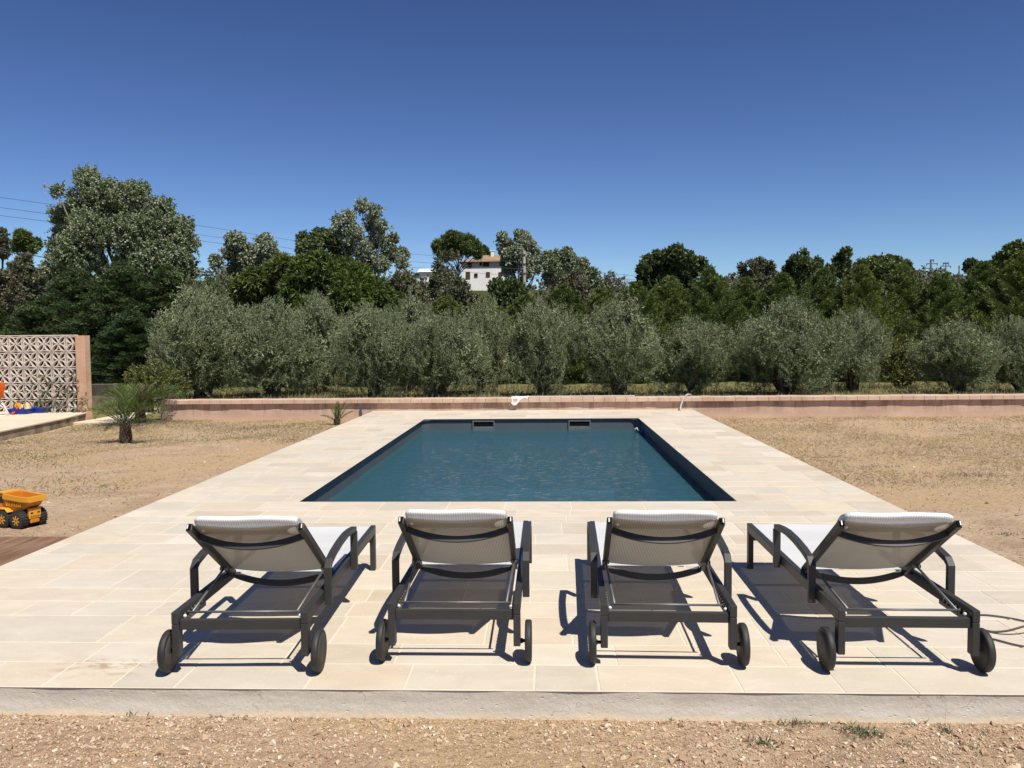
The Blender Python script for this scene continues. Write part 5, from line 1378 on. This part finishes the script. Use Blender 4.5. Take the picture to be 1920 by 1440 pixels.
# steel masts at the right
def mast(name, label, px, ty, Y, r, arms, lattice=False):
    T_ = at(px, ty, Y=Y); g = float(ground_z(T_.x, Y)); T = thing(name, label, 'pole', (T_.x, Y, g), 0, 'masts on the skyline at the right')
    h = T_.z-g; bm = bmesh.new(); add_tube(bm, [(0, 0, -0.5), (0, 0, h)], [r*1.5, r], 8); link('shaft', bm, M_DKSTEEL, T)
    for (y_, l0, l1, th) in arms:
        z = at(px, y_, Y=Y).z-g; bm = bmesh.new(); m_ = Y/1568
        add_box(bm, l0*m_, l1*m_, -0.1, 0.1, z-th, z+th)
        for xx in (l0*m_, l1*m_): add_lathe(bm, [(z-th-0.35, 0.06), (z-th-0.02, 0.08)], 6, 'z', (xx*0.96, 0, 0))
        link('crossarm', bm, M_DKSTEEL, T)
    return T
mast('steel_mast', 'thick dark steel mast with several crossarms on the skyline at the right', 1745.5, 487, 160, 0.17, [(487.5, -1.5, 5, 0.1), (494.5, -8, 12, 0.06), (503, -11, 3, 0.06), (509.5, -5, 1, 0.05)])
mast('steel_mast', 'thinner mast with a top basket right of the thick steel mast', 1773.5, 494, 165, 0.11, [(493.5, -5, 5, 0.12), (499, -9, 9, 0.06)])
mast('steel_mast', 'short bare mast furthest right on the skyline', 1798.5, 498, 170, 0.12, [(499, -1, 1, 0.1)])
mast('steel_mast', 'low mast whose single crossarm shows left of the thick steel mast', 1713, 512, 150, 0.12, [(512.5, -4, 13, 0.08)])

# ================================================================== GROUND COVER
def inside_deck(x, y): return (x > DX0-0.01) & (x < DX1+0.01) & (y > DY0-0.01) & (y < DY1)
def pebbles():
    rng = np.random.default_rng(101)
    N1, N2 = 56000, 16000
    x = np.concatenate([rng.uniform(-2.9, 2.8, N1), rng.uniform(-9.2, 10, N2)])
    y = np.concatenate([rng.uniform(2.7, 3.43, N1), 3.45 + rng.random(N2)**2.2*12])
    s = np.concatenate([rng.lognormal(math.log(0.0026), 0.65, N1), rng.lognormal(math.log(0.0065), 0.5, N2)])
    s = np.minimum(s, 0.018)
    # a denser pale patch in the middle of the strip and along the deck sides
    keep = np.ones(len(x), bool)
    keep[:N1] = rng.random(N1) < 0.35 + 0.65*(pnoise(np.stack([x[:N1], y[:N1]*1.5, 0*x[:N1]], 1), 2.5, 8) > -0.05)
    side = np.minimum(np.abs(x-DX0), np.abs(x-DX1))
    keep[N1:] &= (~inside_deck(x[N1:], y[N1:])) & (rng.random(N2) < np.exp(-side[N1:]*0.45)+0.12)
    keep &= ~((x < DX0) & (x > -6) & (y < 6.3)) & ~((x < -8.9) & (y > 11))
    x, y, s = x[keep], y[keep], s[keep]
    n = len(x); z = ground_z(x, y) + s*0.15
    base = np.array([(1, 0, 0), (-.5, .87, 0), (-.5, -.87, 0), (.25, .43, .75), (-.5, 0, .7), (.25, -.43, .8), (0, 0, -.5)])
    F = np.array([(0, 1, 3), (1, 2, 4), (2, 0, 5), (3, 1, 4), (4, 2, 5), (5, 0, 3), (3, 4, 5), (0, 6, 1), (1, 6, 2), (2, 6, 0)])
    a = rng.uniform(0, 6.28, n); ca, sa = np.cos(a), np.sin(a)
    v = base[None] * rng.uniform(0.6, 1.4, (n, 7, 3)) * np.stack([s*rng.uniform(0.8, 1.6, n), s, s*rng.uniform(0.5, 1, n)], 1)[:, None, :]
    vx = v[..., 0]*ca[:, None]-v[..., 1]*sa[:, None]; vy = v[..., 0]*sa[:, None]+v[..., 1]*ca[:, None]
    V = np.stack([vx+x[:, None], vy+y[:, None], v[..., 2]+z[:, None]], -1)
    f = (F[None]+np.arange(n)[:, None, None]*7).reshape(-1, 3)
    t = NT('pebble'); g = t.n('ShaderNodeNewGeometry')
    c = t.ramp(g.outputs['Random Per Island'], [(0, srgb(142, 114, 90)), (0.35, srgb(176, 148, 120)), (0.7, srgb(190, 166, 139)), (0.94, srgb(202, 184, 160)), (1, srgb(216, 204, 186))])
    m = t.done(t.bsdf(c, 0.9, 0, 0.15, t.bump(t.noise(t.pos(), 120, 3), 0.3, 0.003)))
    return np_mesh('gravel', V.reshape(-1, 3), f, m)
stuff(pebbles(), 'small pale pebbles scattered over the dry soil', 'gravel')

def blades(n, xr, yr, h, w, lean, rng, dens, keepf):
    x = rng.uniform(*xr, n); y = yr[0]+(yr[1]-yr[0])*rng.random(n)**dens
    k = keepf(x, y); x, y = x[k], y[k]; n = len(x)
    d = unit(np.stack([rng.normal(size=n)*lean, rng.normal(size=n)*lean, np.abs(rng.normal(size=n))*0.6+0.12], 1))
    p = np.stack([x, y, ground_z(x, y)-0.004], 1)
    hh = h*rng.uniform(0.4, 1.4, n)
    return leaf_quads(p, d, hh, w*rng.uniform(0.7, 1.3, n), rng)
rg_ = np.random.default_rng(111)
okx = lambda x, y: ~inside_deck(x, y) & ~((x < DX0) & (x > -6.02) & (y < 6.3)) & ~((x < -8.95-0.1*(y-11)) & (y > 11))
pat = lambda x, y, f, s: pnoise(np.stack([x, y, 0*x], 1), f, s)
R1 = blades(130000, (3.05, 13.5), (3.5, 17.4), 0.06, 0.0065, 1.4, rg_, 0.8, lambda x, y: okx(x, y) & (pat(x, y, 2.6, 5)*1.3+pat(x, y, 0.9, 6)*1.6 + (y-10)*0.07 + rg_.normal(size=len(x))*0.28 > 0.02))
R2 = blades(90000, (-9.8, -3.65), (5.0, 17.4), 0.05, 0.006, 1.5, rg_, 0.8, lambda x, y: okx(x, y) & (pat(x, y, 2.6, 15)*1.3+pat(x, y, 0.9, 16)*1.4 + (y-13.0)*0.15 + rg_.normal(size=len(x))*0.28 > 0.08))
R3 = blades(1500, (-2.9, 2.9), (2.8, 3.43), 0.03, 0.002, 2.0, rg_, 1, lambda x, y: y > 0)
okl = lambda x, y: okx(x, y)
T1 = blades(26000, (-9.8, -3.65), (4.5, 16), 0.022, 0.008, 2.6, rg_, 0.9, okl)
T2 = blades(30000, (3.05, 12.5), (3.5, 15), 0.022, 0.008, 2.6, rg_, 0.9, okl)
M_LITTER = m_leaf('dry_litter', [(0.10, 0.075, 0.05), (0.20, 0.15, 0.10), (0.42, 0.34, 0.23)], trans=0.1, clump=1)
stuff(quads_obj('leaf_litter', np.concatenate([T1, T2]), M_LITTER), 'fine dry brown litter strewn over the bare soil', 'litter')
stuff(quads_obj('dry_grass', np.concatenate([R1, R2, R3]), M_STRAW), 'short straw-coloured dry grass on both sides of the deck', 'grass')
G1 = blades(26000, (3.05, 13.5), (5, 17.4), 0.06, 0.007, 1.0, rg_, 0.7, lambda x, y: okx(x, y) & (pat(x, y, 1.8, 25) + (y-15.0)*0.11 + (x-9)*0.08 + rg_.normal(size=len(x))*0.12 > 0.22))
G2 = blades(30000, (-9.8, -3.65), (8.0, 17.4), 0.06, 0.007, 1.0, rg_, 0.8, lambda x, y: okx(x, y) & (pat(x, y, 1.6, 35) - np.abs(y-14.0)*0.10 - (x+6.6)*0.10 + rg_.normal(size=len(x))*0.15 > -0.10))
G3 = blades(9000, (-9.8, 12), (5, 17.4), 0.05, 0.006, 1.0, rg_, 1, lambda x, y: okx(x, y) & (pat(x, y, 4.0, 45) > 0.42))
stuff(quads_obj('green_grass', np.concatenate([G1, G2, G3]), M_GREENGRASS), 'patches of dull green grass in the dry lawn', 'grass')
MD = blades(60000, (-15, 19), (17.95, 28.5), 0.19, 0.012, 0.55, rg_, 1, lambda x, y: ~((x < -9.3) & (y < 19)) & ~((x > -9.75) & (x < -9.0) & (y < 21.5)))
stuff(quads_obj('meadow_grass', MD, M_MEADOW), 'tall half-dry meadow grass under the olive trees behind the wall', 'grass')
# weeds along the foot of the deck edge
W_l = []
rw = np.random.default_rng(121)
for px, py, s, n in ((1262, 1352, 0.035, 22), (1395, 1365, 0.03, 22), (1480, 1362, 0.045, 60), (1510, 1360, 0.04, 33), (1590, 1372, 0.05, 71), (1620, 1378, 0.05, 88), (1650, 1384, 0.04, 44), (1772, 1374, 0.045, 49), (1432, 1398, 0.05, 77), (1600, 1390, 0.03, 22), (1700, 1400, 0.03, 33), (1812, 1404, 0.03, 33), (1850, 1380, 0.03, 27), (1180, 1415, 0.02, 16), (990, 1395, 0.02, 16), (250, 1345, 0.05, 8), (430, 1350, 0.05, 7), (60, 1390, 0.02, 22), (175, 1395, 0.02, 22), (1500, 1360, 0.03, 33), (1545, 1362, 0.03, 22), (1718, 1360, 0.05, 6), (1555, 1418, 0.02, 16), (1830, 1420, 0.02, 33), (1690, 1430, 0.025, 27), (1642, 870, 0.12, 120), (1837, 885, 0.14, 150), (1800, 882, 0.10, 80), (1560, 852, 0.09, 70), (1885, 1000, 0.05, 60), (420, 850, 0.06, 60), (560, 790, 0.07, 40), (120, 880, 0.06, 50)):
    q = at(px, py, z=-0.125)
    k_ = 0.035/s if py < 1200 else 0.72
    p = np.array([q.x, q.y, float(ground_z(q.x, q.y))]) + rw.normal(size=(n, 3))*np.array([s*(1.4 if py < 1200 else 0.6), s*0.5, 0])
    d = unit(rw.normal(size=(n, 3))*np.array([0.8, 0.8, 0.4])+np.array([0, 0, 0.7]))
    W_l.append(leaf_quads(p, d, s*k_*rw.uniform(0.4, 1.1, n), s*k_*0.16, rw))
stuff(quads_obj('weeds', np.concatenate(W_l), M_WEED), 'small grey-green weeds along the foot of the deck edge', 'weeds')
